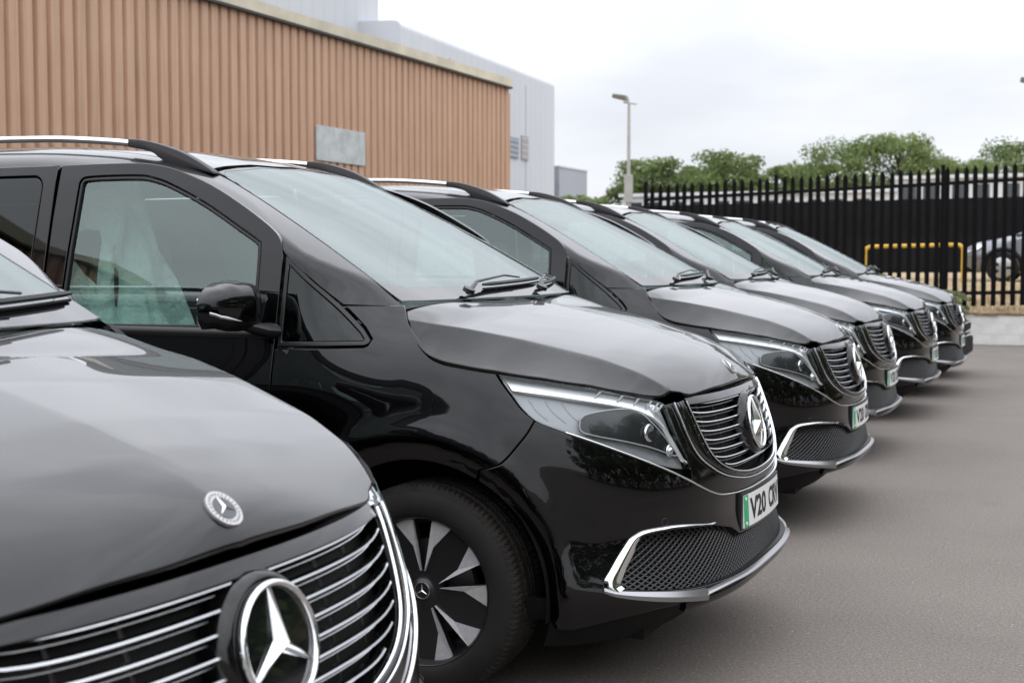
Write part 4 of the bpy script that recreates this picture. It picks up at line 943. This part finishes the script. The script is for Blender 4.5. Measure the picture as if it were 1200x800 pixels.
# splitter lip across the middle
pth = wz((.60, .348), (.52, .356), (.42, .360), (.30, .358), (.15, .356), (0, .355)); pth = crv(pth, 4); pth = pth[:-1] + [(-a, b) for a, b in reversed(pth)]
G().add(*ribbon_section(pth, .011, .018, .002)).build('splitter', LIPGREY, bumper, smooth=True)
pth = wz((.66, .322), (.5, .328), (.30, .328), (0, .328)); pth = crv(pth, 5); pth = pth[:-1] + [(-a, b) for a, b in reversed(pth)]
G().add(*ribbon_section(pth, .040, .014, .0)).build('splitter_base', GLOSS, bumper, smooth=True)
# parking sensors, tow eye cover line
for sgn_ in (1, -1):
    for (x, w_, z) in ((.43, .895, .62), (.735, .665, .585)):
        c = curve_on([(U(x, w_), z)], .0)[0]; nn = nrm_of(lambda q: S(q, arch=False), np.array([[U(x, w_), z]]), -1)[0]; c[1] *= sgn_; nn[1] *= sgn_
        G().add(*ring_geo(disc_frame(c, nn), .012, .0012, 24, 6)).build('parking_sensor', TRIMP, bumper, smooth=True)
# number plate, bent with the bumper
def plate_pt(y, z): 
    return np.array([.907 - .20 * y * y - .05 * (z - .555), y, z])
V = []; n = 27
for yy in np.linspace(-.26, .26, n):
    for dz, dx in ((-.0555, -.006), (-.0555, 0), (.0555, 0), (.0555, -.006)): q = plate_pt(yy, .557 + dz); q[0] += dx; V.append(q)
F = [(i * 4 + j, i * 4 + (j + 1) % 4, (i + 1) * 4 + (j + 1) % 4, (i + 1) * 4 + j) for i in range(n - 1) for j in range(4)] + [(0, 1, 2, 3), tuple((n - 1) * 4 + j for j in (3, 2, 1, 0))]
plate = G().add(V, F).build('number_plate', PLATEW, van)
V = [plate_pt(yy, .557 + dz) + np.array([.0008, 0, 0]) for yy in np.linspace(-.258, -.213, 4) for dz in (-.0545, .0545)]
G().add(V, [(0, 2, 3, 1), (2, 4, 5, 3), (4, 6, 7, 5)]).build('green_band', PLATEG, plate)
for dz in (-.042, .042):
    q = plate_pt(-.238, .557 + dz) + np.array([.0012, 0, 0]); G().add(*disc_geo(disc_frame(q, np.array([1.0, -.1, 0])), .006, .002, 12)).build('screw', PLATEW, plate)
g = G()
for i in range(3):
    V = [];
    for yy in np.linspace(-.275, .275, 12): q = plate_pt(yy, .557); V += [q + np.array([-.012, 0, -.062]), q + np.array([-.003, 0, -.062]), q + np.array([-.003, 0, .066]), q + np.array([-.05, 0, .066])]
    break
F = [(i * 4 + j, i * 4 + (j + 1) % 4, (i + 1) * 4 + (j + 1) % 4, (i + 1) * 4 + j) for i in range(11) for j in range(4)] + [(0, 1, 2, 3), (44, 45, 46, 47)]
G().add(V, F).build('plate_holder', SATIN, bumper)
def lettering(txt, y0, y1, z0, z1, name, m, parent):
    """flat characters pressed onto the plate; y runs from the right-hand side of the van to the left"""
    cu = bpy.data.curves.new('t', 'FONT'); cu.body = txt; cu.resolution_u = 3; cu.offset = .028; ob = bpy.data.objects.new('t', cu); COL.objects.link(ob)
    bpy.context.view_layer.update(); dg = bpy.context.evaluated_depsgraph_get(); me = bpy.data.meshes.new_from_object(ob.evaluated_get(dg))
    bpy.data.objects.remove(ob); P = np.array([v.co[:] for v in me.vertices]); a, b = P.min(0), P.max(0)
    for v, q in zip(me.vertices, P):
        y = y0 + (y1 - y0) * (q[0] - a[0]) / (b[0] - a[0]); z = z0 + (z1 - z0) * (q[1] - a[1]) / (b[1] - a[1]); v.co = plate_pt(y, z) + np.array([.0012, 0, 0])
    me.name = name; return link(name, me, m, parent)
lettering('V20', -.195, .005, .519, .596, 'lettering', INK, plate)
lettering('CRV', .052, .245, .519, .596, 'lettering', INK, plate)

# ---- front doors
def xz(P): return [(Q0 - x, z) for x, z in P]
DOUT = [(-.537, 1.43), (-.548, 1.47), (-.588, 1.517), (-.71, 1.594), (-.863, 1.674), (-1.019, 1.732), (-1.12, 1.754), (-1.205, 1.762), (-1.35, 1.764), (-1.548, 1.763)]
WIN = [(-1.452, 1.66), (-1.445, 1.70), (-1.40, 1.713), (-1.195, 1.713), (-1.12, 1.703), (-1.039, 1.678), (-.882, 1.609), (-.728, 1.524), (-.645, 1.476), (-.632, 1.455), (-.627, 1.33), (-.625, 1.19)]
door_poly = xz([(XD, .24), (XD, 1.05), (XD, 1.118), (XD, 1.427)]) + crv(xz(DOUT), 4) + xz([(-1.556, 1.55), (-1.556, 1.2), (-1.556, .24)])
win_poly = crv(xz(WIN), 4) + xz([(-.70, 1.179), (-1.10, 1.176), (-1.46, 1.174), (-1.470, 1.18), (-1.462, 1.45)])
SIDE_TOP = [(-1.562, 1.763), (-2.0, 1.763), (-2.6, 1.76), (-3.2, 1.748), (-3.7, 1.727), (-4.08, 1.70)]
arc_r = [(Q0 - (WB + RARCH * math.cos(a)), HUBZ + RARCH * math.sin(a)) for a in np.linspace(R(-15), R(195), 50)]
side_poly = xz([(-1.562, .24)]) + crv(xz(SIDE_TOP), 3) + xz([(-4.08, .26)]) + list(reversed(arc_r))
def rrect(x0, x1, z0, z1, r, sl=0.0):
    out = []
    for cx, cz, a0 in ((x1 + r, z1 - r, 90), (x0 - r, z1 - r, 0), (x0 - r, z0 + r, -90), (x1 + r, z0 + r, 180)):
        for a in np.linspace(a0 + 90, a0, 6): 
            out.append((cx + r * math.cos(R(a)), cz + r * math.sin(R(a))))
    return xz([(x + sl * (z - z0), z) for x, z in out])
rw1 = rrect(-1.635, -2.72, 1.172, 1.722, .045, .02); rw2 = rrect(-2.86, -3.86, 1.172, 1.71, .05)
for sgn_ in (1, -1):
    f = (lambda p: p) if sgn_ > 0 else mirror_y
    y_ = -sgn_
    door = panel('front_door', PAINT, van, S, f(door_poly), holes=[f(win_poly)], h=.03, gap=.0025, depth=.02)
    seal = [tuple(q) for q in inset(resamp(win_poly, .03), .013)]
    panel('window_seal', SATIN, door, S, f(win_poly), holes=[f(seal)], h=.03, gap=.001, off=-.004, depth=.02)
    panel('door_window', GLASS, door, S, f(seal), h=.05, gap=0, off=-.014, depth=.004)
    bt = xz([(x, 1.164) for x in np.linspace(-.55, -1.54, 24)])
    V, F = ribbon_section(bt, .034, .009, .001); V = np.array(V); V[:, 1] *= sgn_
    G().add(V, F).build('belt_moulding', SATIN, door, smooth=True)
    hp = curve_on(xz([(x, .985) for x in np.linspace(-1.25, -1.47, 9)]), 0); hp[:, 1] *= sgn_; hp[:, 1] += y_ * .036 * np.sin(np.linspace(.15, math.pi - .15, 9)) ** .5
    G().tube(hp, .013, 10, sy=1.3).build('door_handle', PAINT, door, smooth=True)
    # door mirror
    c = np.array([-.60, -1.085 * sgn_, 1.256]); T_ = np.linspace(0, 1, 22)
    zt_ = np.interp(T_, [0, .1, .3, .6, .82, .94, 1], [.074, .085, .090, .084, .064, .042, .012]); zb_ = np.interp(T_, [0, .1, .3, .6, .85, 1], [-.072, -.081, -.082, -.070, -.046, -.016])
    xf_ = np.interp(T_, [0, .1, .3, .6, .82, .94, 1], [.035, .060, .072, .064, .038, .008, -.030]); yy_ = -.975 - .235 * T_
    def msec(a0, a1, n, grow=0.0):
        V = []
        for y, zt1, zb1, xf in zip(yy_, zt_, zb_, xf_):
            m_, h_ = (zt1 + zb1) / 2, (zt1 - zb1) / 2 + grow
            for a in np.linspace(a0, a1, n):
                sx, cz = math.sin(a), math.cos(a)
                V.append((-.60 - .045 + (xf + .045 + grow) * abs(sx) ** .62, y * sgn_, 1.256 + m_ + h_ * math.copysign(abs(cz) ** .72, cz)))
        return V, [(i * n + j, i * n + j + 1, (i + 1) * n + j + 1, (i + 1) * n + j) for i in range(21) for j in range(n - 1)] + [tuple(range(n)), tuple(21 * n + j for j in range(n))]
    mir = G().add(*msec(0, R(118), 18)).build('door_mirror', PAINT, van, smooth=True)
    G().add(*msec(R(122), R(180), 8, -.002)).build('mirror_base', SATIN, mir, smooth=True)
    G().tube([(-.555, -.925 * sgn_, 1.175), (-.565, -.97 * sgn_, 1.180), (-.585, -1.02 * sgn_, 1.195), (-.60, -1.06 * sgn_, 1.21)], [.050, .042, .034, .03], 12, sy=.55).build('mirror_arm', SATIN, mir, smooth=True)
    Vb, _ = msec(R(120), R(120), 2, .0015); G().tube(np.array(Vb)[::2][12:-1], np.r_[np.linspace(.001, .006, 5), np.full(4, .006)], 8).build('indicator', mat('indicator_lens', (.40, .40, .42), .15, .6) if sgn_ == 1 else MATS['indicator_lens'], mir, smooth=True)
    V = [c + np.array([-.047, .105 * sgn_ * a - .01 * sgn_, .068 * b]) for a, b in ((-.8, -1), (.9, -1), (1, -.6), (1, .7), (.9, 1), (-.6, .9), (-1, .4), (-1, -.6))]
    V2 = [v + np.array([-.004, 0, 0]) for v in V]; G().add(list(V) + V2, [tuple(range(8)), tuple(range(15, 7, -1))] + [(i, 8 + i, 8 + (i + 1) % 8, (i + 1) % 8) for i in range(8)]).build('mirror_glass', CHROME, mir)
    # side body with dark rear glass
    side = panel('side_panel', PAINT, van, S, f(side_poly), holes=[f(rw1), f(rw2)], h=.06, gap=.0025, depth=.02)
    panel('side_window', GLASSD, side, S, f(rw1), h=.08, gap=.004, off=-.003, depth=.01)
    panel('side_window', GLASSD, side, S, f(rw2), h=.08, gap=.004, off=-.003, depth=.01)
    sp = curve_on(xz([(x, .235) for x in np.linspace(-.44, -2.76, 30)]), -.01); sp[:, 1] *= sgn_
    G().tube(sp, .045, 8, sy=.9).build('sill', GLOSS, side, smooth=True)

# ---- windscreen, pillars, roof
def top_edge(w):
    lo, hi = 1.6, 1.9
    for _ in range(40):
        z = (lo + hi) / 2; x = XWT(z) - KW * w * w
        if ZC(x) - DOME(w) > z: lo = z
        else: hi = z
    return float(x), float(z)
WE = table([(1.2, .795), (1.268, .777), (1.395, .735), (1.527, .69), (1.668, .632), (1.74, .60), (1.8, .575)], .02, 1.1, 1.9)
wr = .598; xt, zt = top_edge(wr)
right_e = [(-float(WE(z)), z) for z in np.linspace(1.272, zt - .004, 16)]
top_e = [(-w, top_edge(w)[1] - .004) for w in (.55, .45, .3, .15)] + [(0, top_edge(0)[1] - .004)]
bot_e = [(0, 1.272), (-.25, 1.272), (-.5, 1.271), (-.68, 1.270)]
hf = bot_e + right_e + top_e
ws_poly = hf + [(-a, b) for a, b in reversed(hf)][1:-1]
ws = panel('windscreen', GLASSW, van, WS, ws_poly, h=.05, gap=.002, depth=.006, sgn=1)
fr_half = [(0, 1.320), (-.25, 1.320), (-.5, 1.320), (-.66, 1.322)] + [(-(float(WE(z)) - .013), z) for z in np.linspace(1.338, zt - .025, 14)] + [(-.56, top_edge(.56)[1] - .018), (-.3, top_edge(.3)[1] - .018), (0, top_edge(0)[1] - .018)]
fr_in = fr_half + [(-a, b) for a, b in reversed(fr_half)][1:-1]
panel('windscreen_black_band', FRIT, ws, WS, ws_poly, holes=[fr_in], h=.05, gap=.003, off=.0012, depth=.002, sgn=1)
OUTP = [(-.310, 1.265), (-.42, 1.347), (-.533, 1.437), (-.553, 1.487), (-.60, 1.530), (-.71, 1.598), (-.863, 1.678), (-1.019, 1.736), (-1.205, 1.766), (-1.55, 1.768), (-2.2, 1.767), (-3.0, 1.756), (-3.6, 1.735), (-4.08, 1.703)]
INZ = [1.266, 1.325, 1.395, 1.44, 1.49, 1.565, 1.65, zt - .006]
A3 = [(x, -float(Bw(np.array(x), np.array(z))), z) for x, z in OUTP]
B3 = [(float(XWT(z) - KW * WE(z) ** 2) - .004, -float(WE(z)) - .003, z) for z in INZ]; B3[0] = (-.121, -.792, 1.265)
B3 += [(x, -.603, float(ZC(x) - DOME(.603))) for x in (-1.205, -1.55, -2.2, -3.0, -3.6, -4.08)]
A3 = np.array(crv(A3, 6)); B3 = np.array(crv(B3, 6))
def loft_matched(A, B, nv, f, skirt=.012):
    nu = len(A); t = np.linspace(0, 1, nv)[None, :, None]; X = (A[:, None] * (1 - t) + B[:, None] * t).reshape(-1, 3)
    # bulge outwards first so that the projection lands on the rounded edge
    X, N = project(X, f)
    Fs = [(i * nv + j, i * nv + j + 1, (i + 1) * nv + j + 1, (i + 1) * nv + j) for i in range(nu - 1) for j in range(nv - 1)]
    q = np.array([np.dot(np.cross(X[a[1]] - X[a[0]], X[a[2]] - X[a[0]]), N[a[0]]) for a in Fs]).sum()
    loop = [i * nv for i in range(nu)] + [(nu - 1) * nv + j for j in range(1, nv)] + [i * nv + nv - 1 for i in range(nu - 2, -1, -1)] + [j for j in range(nv - 2, 0, -1)]
    k = len(X); n = len(loop); X = np.vstack([X, X[loop], X[loop] - N[loop] * skirt]); N = np.vstack([N, N[loop], N[loop]])
    Fs += [(k + j, k + n + j, k + n + (j + 1) % n, k + (j + 1) % n) for j in range(n)]
    if q < 0: Fs = [p_[::-1] for p_ in Fs]
    return X, Fs, N
X, Fs, N = loft_matched(A3, B3, 12, GG)
mk('roof_pillar', X, Fs, PAINT, van, N); Xm, Fm, Nm = flip(X, Fs, N); mk('roof_pillar', Xm, Fm, PAINT, van, Nm)
rp = [(top_edge(w)[0] - .006, -w) for w in (0, .15, .3, .45, .55)] + [(xt - .008, -wr)] + [(x, -.598) for x in (-1.3, -2, -3, -4.08)]
rp_poly = rp + [(a, -b) for a, b in reversed(rp)][:-1]
roof = panel('roof', PAINT, van, RF, rp_poly, h=.06, gap=.003, depth=.015, sgn=1)
# cowl behind the bonnet
cw = [(-.036, 0), (-.040, -.25), (-.054, -.5), (-.082, -.68), (-.113, -.785)]; cw2 = [(x - .10, y * 1.02) for x, y in cw]
ch = cw + list(reversed(cw2)); chp = cw + [(a, b) for a, b in reversed(cw2)]
cfull = [(a, -b) for a, b in reversed(cw)] + cw[1:] + list(reversed(cw2)) + [(a, -b) for a, b in cw2][1:]
panel('cowl', FRIT, van, HOOD, cfull, h=.04, gap=0, off=-.006, depth=.004, sgn=1)
def ws_pt(y, z, off):
    q = np.array([[y, z]]); return (WS(q) + nrm_of(WS, q, 1) * off)[0]
for (y0, y1, y2, z0, z1, z2) in ((-.43, -.28, .34, 1.283, 1.305, 1.322), (.16, .22, .73, 1.283, 1.300, 1.318)):
    piv = ws_pt(y0, z0, .016); wp = G().tube([piv, ws_pt(y0 + .10, z0 + .022, .034), ws_pt((y1 + y2) / 2 - .12, (z1 + z2) / 2 + .006, .040), ws_pt((y1 + y2) / 2 + .02, (z1 + z2) / 2 + .004, .032)], [.012, .008, .006, .005], 8, sy=.7).build('wiper', SATIN, van, smooth=True)
    G().tube([ws_pt(y, z1 + (z2 - z1) * t, .020) for t, y in zip(np.linspace(0, 1, 12), np.linspace(y1, y2, 12))], [.004] + [.0062] * 10 + [.004], 6, sy=1.3).build('wiper_blade', SATIN, wp, smooth=True)
    G().tube([ws_pt(y, z1 + (z2 - z1) * t - .004, .006) for t, y in zip(np.linspace(0, 1, 12), np.linspace(y1, y2, 12))], .004, 5).build('wiper_rubber', MATT, wp)
    G().add(*disc_geo(disc_frame(piv + np.array([0, 0, .004]), np.array([.4, 0, .9])), .022, .012, 16)).build('wiper_cap', SATIN, wp, smooth=True)
# roof rails
for sgn_ in (1, -1):
    def rail_pt(x, h): return np.array([x, -.622 * sgn_, ZC(x) - DOME(.622) + h])
    bar = [rail_pt(x, .041) for x in np.linspace(-1.375, -3.86, 40)]
    rail = G().tube(bar, .0150, 10, sy=.9).build('roof_rail', SILVER, van, smooth=True)
    top_f = crv([(-1.372, .056), (-1.30, .059), (-1.22, .055), (-1.13, .044), (-1.05, .024), (-.985, .003)], 4); bot_f = crv([(-.983, -.006), (-1.08, -.006), (-1.19, -.006), (-1.225, .003), (-1.26, .019), (-1.31, .024), (-1.372, .026)], 4)
    pr = [(x, float(ZC(x) - DOME(.622)) + h) for x, h in top_f + bot_f]
    G().prism(pr, -.622 * sgn_ - .019, -.622 * sgn_ + .019, 1).build('rail_foot', TRIMP, rail, bevel=.006, smooth=True)
    foot2 = [rail_pt(-3.855, .047), rail_pt(-3.92, .046), rail_pt(-3.98, .034), rail_pt(-4.04, .012), rail_pt(-4.07, -.004)]
    G().tube(foot2, [.0175, .02, .022, .018, .008], 10).build('rail_foot', TRIMP, rail, smooth=True)

# ---- tail
sec = [(.0, .24), (.6, .24), (.90, .26)] + [(float(fBR(z)), z) for z in np.linspace(.34, 1.66, 16)] + [(.79, 1.74), (.74, 1.765), (.60, 1.80), (.3, 1.835), (0, 1.845)]
loop = [(-w, z) for w, z in sec] + [(w, z) for w, z in reversed(sec)][1:-1]
V = []
for x, s_ in ((-4.085, 1.0), (-4.14, .992), (-4.19, .975), (-4.225, .945), (-4.245, .90)):
    for y, z in loop: V.append((x, y * s_, .95 + (z - .95) * (1 - (1 - s_) * .7)))
n = len(loop); F = [(i * n + j, i * n + (j + 1) % n, (i + 1) * n + (j + 1) % n, (i + 1) * n + j) for i in range(4) for j in range(n)] + [tuple(4 * n + j for j in range(n))]
tail = G().add(V, F).build('tailgate', PAINT, van, smooth=True)
g = G(); g.prism([(-.68, 1.18), (.68, 1.18), (.64, 1.66), (-.64, 1.66)], -4.252, -4.235, 0); g.build('rear_window', GLASSD, tail)
for s_ in (1, -1): G().box((-4.235, .80 * s_, 1.0), (.05, .12, .42)).build('tail_light', TAIL, tail, bevel=.012)
G().box((-4.25, 0, .42), (.12, 1.72, .22)).build('rear_bumper', PAINT, van, bevel=.03, smooth=True)

# ---- cabin
g = G(); g.box((-2.2, 0, .70), (3.7, 1.6, .04)); g.build('cabin_floor', INT, van)
g = G()
dp = [(-.10, 1.19), (-.25, 1.20), (-.52, 1.19), (-.60, 1.15), (-.62, 1.0), (-.50, .74), (-.2, .74), (-.10, .9)]
g.prism([(x, z) for x, z in dp], -.72, .72, 1); g.build('dashboard', INT, van, bevel=.015, smooth=True)
g = G(); P = [(-.86 + .085 * math.sin(a) , -.40 + .185 * math.cos(a), 1.06 + .165 * math.sin(a)) for a in np.linspace(0, 2 * math.pi, 33)]
sw = g.tube(P, .014, 8, caps=False).build('steering_wheel', INT, van, smooth=True)
g = G(); g.box((-.85, -.40, 1.06), (.05, .13, .12)); g.tube([(-.83, -.40, 1.06), (-.55, -.40, .95)], .03, 8); g.tube([(-.86, -.57, 1.07), (-.85, -.23, 1.07)], .012, 6); g.build('steering_hub', INT, sw, bevel=.01)
for sgn_ in (1, -1):
    y = -.42 * sgn_
    g = G(); g.box((-1.22, y, .90), (.54, .50, .20)); seat = g.build('seat', INTG, van, bevel=.05, smooth=True)
    g = G(); g.box((-1.555, y, 1.20), (.14, .50, .66), ry=-.18); g.build('backrest', INTG, seat, bevel=.05, smooth=True)
    g = G(); g.box((-1.645, y, 1.63), (.10, .27, .20), ry=-.12); g.build('headrest', INTG, seat, bevel=.04, smooth=True)
for xx in (-2.5, -3.4):
    for sgn_ in (1, -1):
        y = -.40 * sgn_
        g = G(); g.box((xx + .30, y, .95), (.5, .48, .16)); seat = g.build('seat', INTG, van, bevel=.04, smooth=True)
        g = G(); g.box((xx, y, 1.25), (.14, .48, .64), ry=-.15); g.build('backrest', INTG, seat, bevel=.04, smooth=True)
        g = G(); g.box((xx - .07, y, 1.66), (.09, .26, .17), ry=-.1); g.build('headrest', INTG, seat, bevel=.03, smooth=True)
G().box((-.92, 0, 1.625), (.04, .24, .075), ry=.2).build('rear_view_mirror', INT, van, bevel=.015)
V, F = [], []
for i, x in enumerate(np.linspace(-1.12, -4.0, 12)):
    for j, y in enumerate(np.linspace(-.66, .66, 7)): V.append((x, y, float(ZC(x) - DOME(abs(y))) - .035))
F = [(i * 7 + j, i * 7 + j + 1, (i + 1) * 7 + j + 1, (i + 1) * 7 + j) for i in range(11) for j in range(6)]
mk('headlining', V, F, mat('headlining', (.22, .215, .20), .8), van)

# ---- wheels
def build_wheel():
    g = G(); g.lathe([(.246, -.103), (.241, -.109), (.236, -.104), (.230, -.085), (.213, -.05), (.205, .0), (.205, .09), (.225, .10)], 64)
    w = g.build('wheel', ALLOYB, van, smooth=True)
    side_p = [(.238, -.098), (.245, -.110), (.257, -.118), (.275, -.1225), (.30, -.1215), (.322, -.114), (.334, -.106), (.340, -.098)]
    g = G(); g.lathe(side_p + [(.338, -.09), (.336, 0), (.338, .09)] + [(r_, -h) for r_, h in reversed(side_p)], 96); g.build('tyre', RUBBER, w, smooth=True)
    n = 440; V = []; hs = [-.112, -.107, -.100, -.0985, -.092, -.060, -.056, -.050, -.046, -.018, -.014, -.008, -.004, .004, .008, .014, .018, .046, .050, .056, .060, .092, .100, .107, .112]
    def rr(h, k):
        a = abs(h); r_ = .3475 - .0005 * (a / .1) ** 2
        if a > .094: r_ = np.interp(a, [.094, .100, .107, .112], [.3465, .3425, .334, .327])
        kk = (k + int(abs(h) * 40)) % 4
        if a > .055 and kk == 0: r_ -= .0055 if a < .105 else .003
        elif a <= .055 and (k + int(h * 90)) % 10 == 0: r_ -= .004
        if .049 < a < .057 or .007 < a < .015: r_ = .340
        return r_
    for h in hs:
        for k in range(n): a = 2 * math.pi * k / n; r_ = rr(h, k); V.append((r_ * math.cos(a), h, r_ * math.sin(a)))
    F = [(i * n + k, i * n + (k + 1) % n, (i + 1) * n + (k + 1) % n, (i + 1) * n + k) for i in range(len(hs) - 1) for k in range(n)]
    G().add(V, F).build('tread', RUBT, w)
    def P(r_, ang, lat): a = R(ang); r_ *= 1.045; return (r_ * math.cos(a) - lat * math.sin(a), r_ * math.sin(a) + lat * math.cos(a))
    for k in range(5):
        d1 = 90 + 72 * k; d2 = d1 + 72
        poly = [P(.052, d1, .006), P(.10, d1, .016), P(.221, d1, .034)] + [(.2335 * math.cos(R(a)), .2335 * math.sin(R(a))) for a in np.linspace(d1 + 10, d2 - 10, 9)] + [P(.221, d2, -.034), P(.10, d2, -.016), P(.052, d2, -.006)]
        s_ = G().prism(poly, -.080, -.052).build('spoke', ALLOYB, w, bevel=.003)
        for dd, sg in ((d1, 1), (d2, -1)):
            e1, e2 = np.array(P(.060, dd, sg * .0075)), np.array(P(.2185, dd, sg * .0355)); aa = dd + sg * 26
            q2 = np.array((.2315 * math.cos(R(aa)), .2315 * math.sin(R(aa)))); qm = np.array((.2335 * math.cos(R(dd + sg * 17)), .2335 * math.sin(R(dd + sg * 17)))); mid_ = np.array(P(.135, dd, sg * .036))
            poly = [tuple(e1), tuple(e2), tuple(qm), tuple(q2), tuple(mid_)]
            V = [(a, -.0805 - .010 * (1 if i in (0, 1) else (.75 if i == 2 else .35)), b) for i, (a, b) in enumerate(poly)] + [(a, -.076, b) for a, b in poly]
            G().add(V, [tuple(range(5)), tuple(range(9, 4, -1))] + [(i, 5 + i, 5 + (i + 1) % 5, (i + 1) % 5) for i in range(5)]).build('spoke_blade', ALLOY, w)
    g = G(); g.lathe([(.0, -.094), (.020, -.0945), (.030, -.092), (.034, -.087), (.045, -.082), (.062, -.079), (.066, -.06)], 32); g.build('hub', ALLOYB, w, smooth=True)
    fr_ = disc_frame(np.array([0, -.0925, 0]), np.array([0, -1.0, 0])); G().add(*ring_geo(fr_, .0265, .0022, 32, 6)).build('hub_ring', SILVER, w, smooth=True)
    G().add(*star_geo(disc_frame(np.array([0, -.0945, 0]), np.array([0, -1.0, 0])), .022, .0035, .0035)).build('hub_star', CHROME, w)
    for k in range(5):
        a = R(90 + 36 + 72 * k); G().lathe([(0, -.082), (.007, -.082), (.008, -.078), (.008, -.07)], 8, c=(.05 * math.cos(a), 0, .05 * math.sin(a))).build('wheel_bolt', ALLOYB, w)
    g = G(); g.lathe([(.06, -.02), (.155, -.02), (.158, -.012), (.155, .01), (.06, .01)], 48); g.build('brake_disc', STEEL, w, smooth=True)
    return w
wh = build_wheel(); index_children()
wh.location = (0, -.815, HUBZ)
for x, y, rz in ((WB, -.815, 0), (0, .815, math.pi), (WB, .815, math.pi)):
    c = copy_tree(wh, van); c.location = (x, y, HUBZ); c.rotation_euler = (0, R(23) * (x != 0), rz)
for cx in (0, WB):
    for sgn_ in (1, -1):
        V = []; n = 40
        for y in (-.915, -.56):
            for a in np.linspace(-R(8), R(188), n): V.append((cx + .437 * math.cos(a), y * sgn_, HUBZ + .437 * math.sin(a)))
        for a in np.linspace(-R(8), R(188), n): V.append((cx + .05 * math.cos(a), -.56 * sgn_, HUBZ + .05 * math.sin(a)))
        mk('wheel_arch_liner', V, [(k * n + i, k * n + i + 1, (k + 1) * n + i + 1, (k + 1) * n + i) for k in range(2) for i in range(n - 1)], MATT, van)
        g = G(); g.box((cx - .10, -.79 * sgn_, HUBZ + .09), (.10, .09, .13), ry=.5); g.build('brake_caliper', STEEL, van, bevel=.012)

# ================================================================== the row of vans
ROW = [  # x, y, yaw, label
    (-.003, -3.027, -.016, 'black van parked first in the row, farthest from the palisade fence'),
    (0, 0, 0, 'black van with number plate V20 CRV and a sheet over the driver seat'),
    (-.118, 2.922, .005, 'black van parked in the row, fourth from the low black car'),
    (-.293, 5.484, .005, 'black van parked in the row, third from the low black car'),
    (-.281, 8.170, .014, 'black van parked in the row, second from the low black car'),
    (-.238, 10.411, .029, 'black van parked last in the row, right beside the low black car')]
index_children()
van.location = (ROW[1][0], ROW[1][1], 0)
tag(van, ROW[1][3], 'van', 'black vans parked in a row')
for i, (x, y, a, lab) in enumerate(ROW):
    if i == 1: continue
    c = copy_tree(van); c.location = (x, y, 0); c.rotation_euler = (0, 0, a); tag(c, lab, 'van', 'black vans parked in a row')

# thin protective sheet over the driver seat of the V20 CRV van
rnd = np.random.RandomState(4); V = []; nu, nv = 40, 34
for i in range(nv):                          # i: from the front hem over the top
    t = i / (nv - 1)
    for j in range(nu):
        s_ = -1 + 2 * j / (nu - 1); fold = .022 * math.sin(9 * s_ + 2.2 * math.sin(5 * t)) + .012 * math.sin(21 * s_ + 6 * t) + .01 * math.sin(14 * t + 5 * s_) + .03 * abs(math.sin(4.2 * s_ + 3.1 * t + 1.5 * math.sin(7 * t))) - .02 * abs(math.sin(6.3 * s_ - 5 * t))
        z = .98 + .80 * min(1, t * 1.12) if t < .9 else 1.76
        hw = np.interp(z, [.98, 1.2, 1.45, 1.55, 1.66, 1.75], [.37, .33, .285, .245, .20, .12])
        x = np.interp(z, [.98, 1.1, 1.3, 1.5, 1.75], [-1.28, -1.40, -1.455, -1.495, -1.56]) - .20 * abs(s_) ** 3 + fold * (1.3 - t)
        if t >= .9: x -= (t - .9) * 1.6; z -= (t - .9) * .4
        V.append((x, -.42 + hw * s_, z - .02 * abs(s_) ** 4))
F = [(i * nu + j, i * nu + j + 1, (i + 1) * nu + j + 1, (i + 1) * nu + j) for i in range(nv - 1) for j in range(nu - 1)]
cover = mk('seat_cover', V, F, SHEET)
tag(cover, 'thin translucent sheet draped over the driver seat behind the side window', 'seat cover')
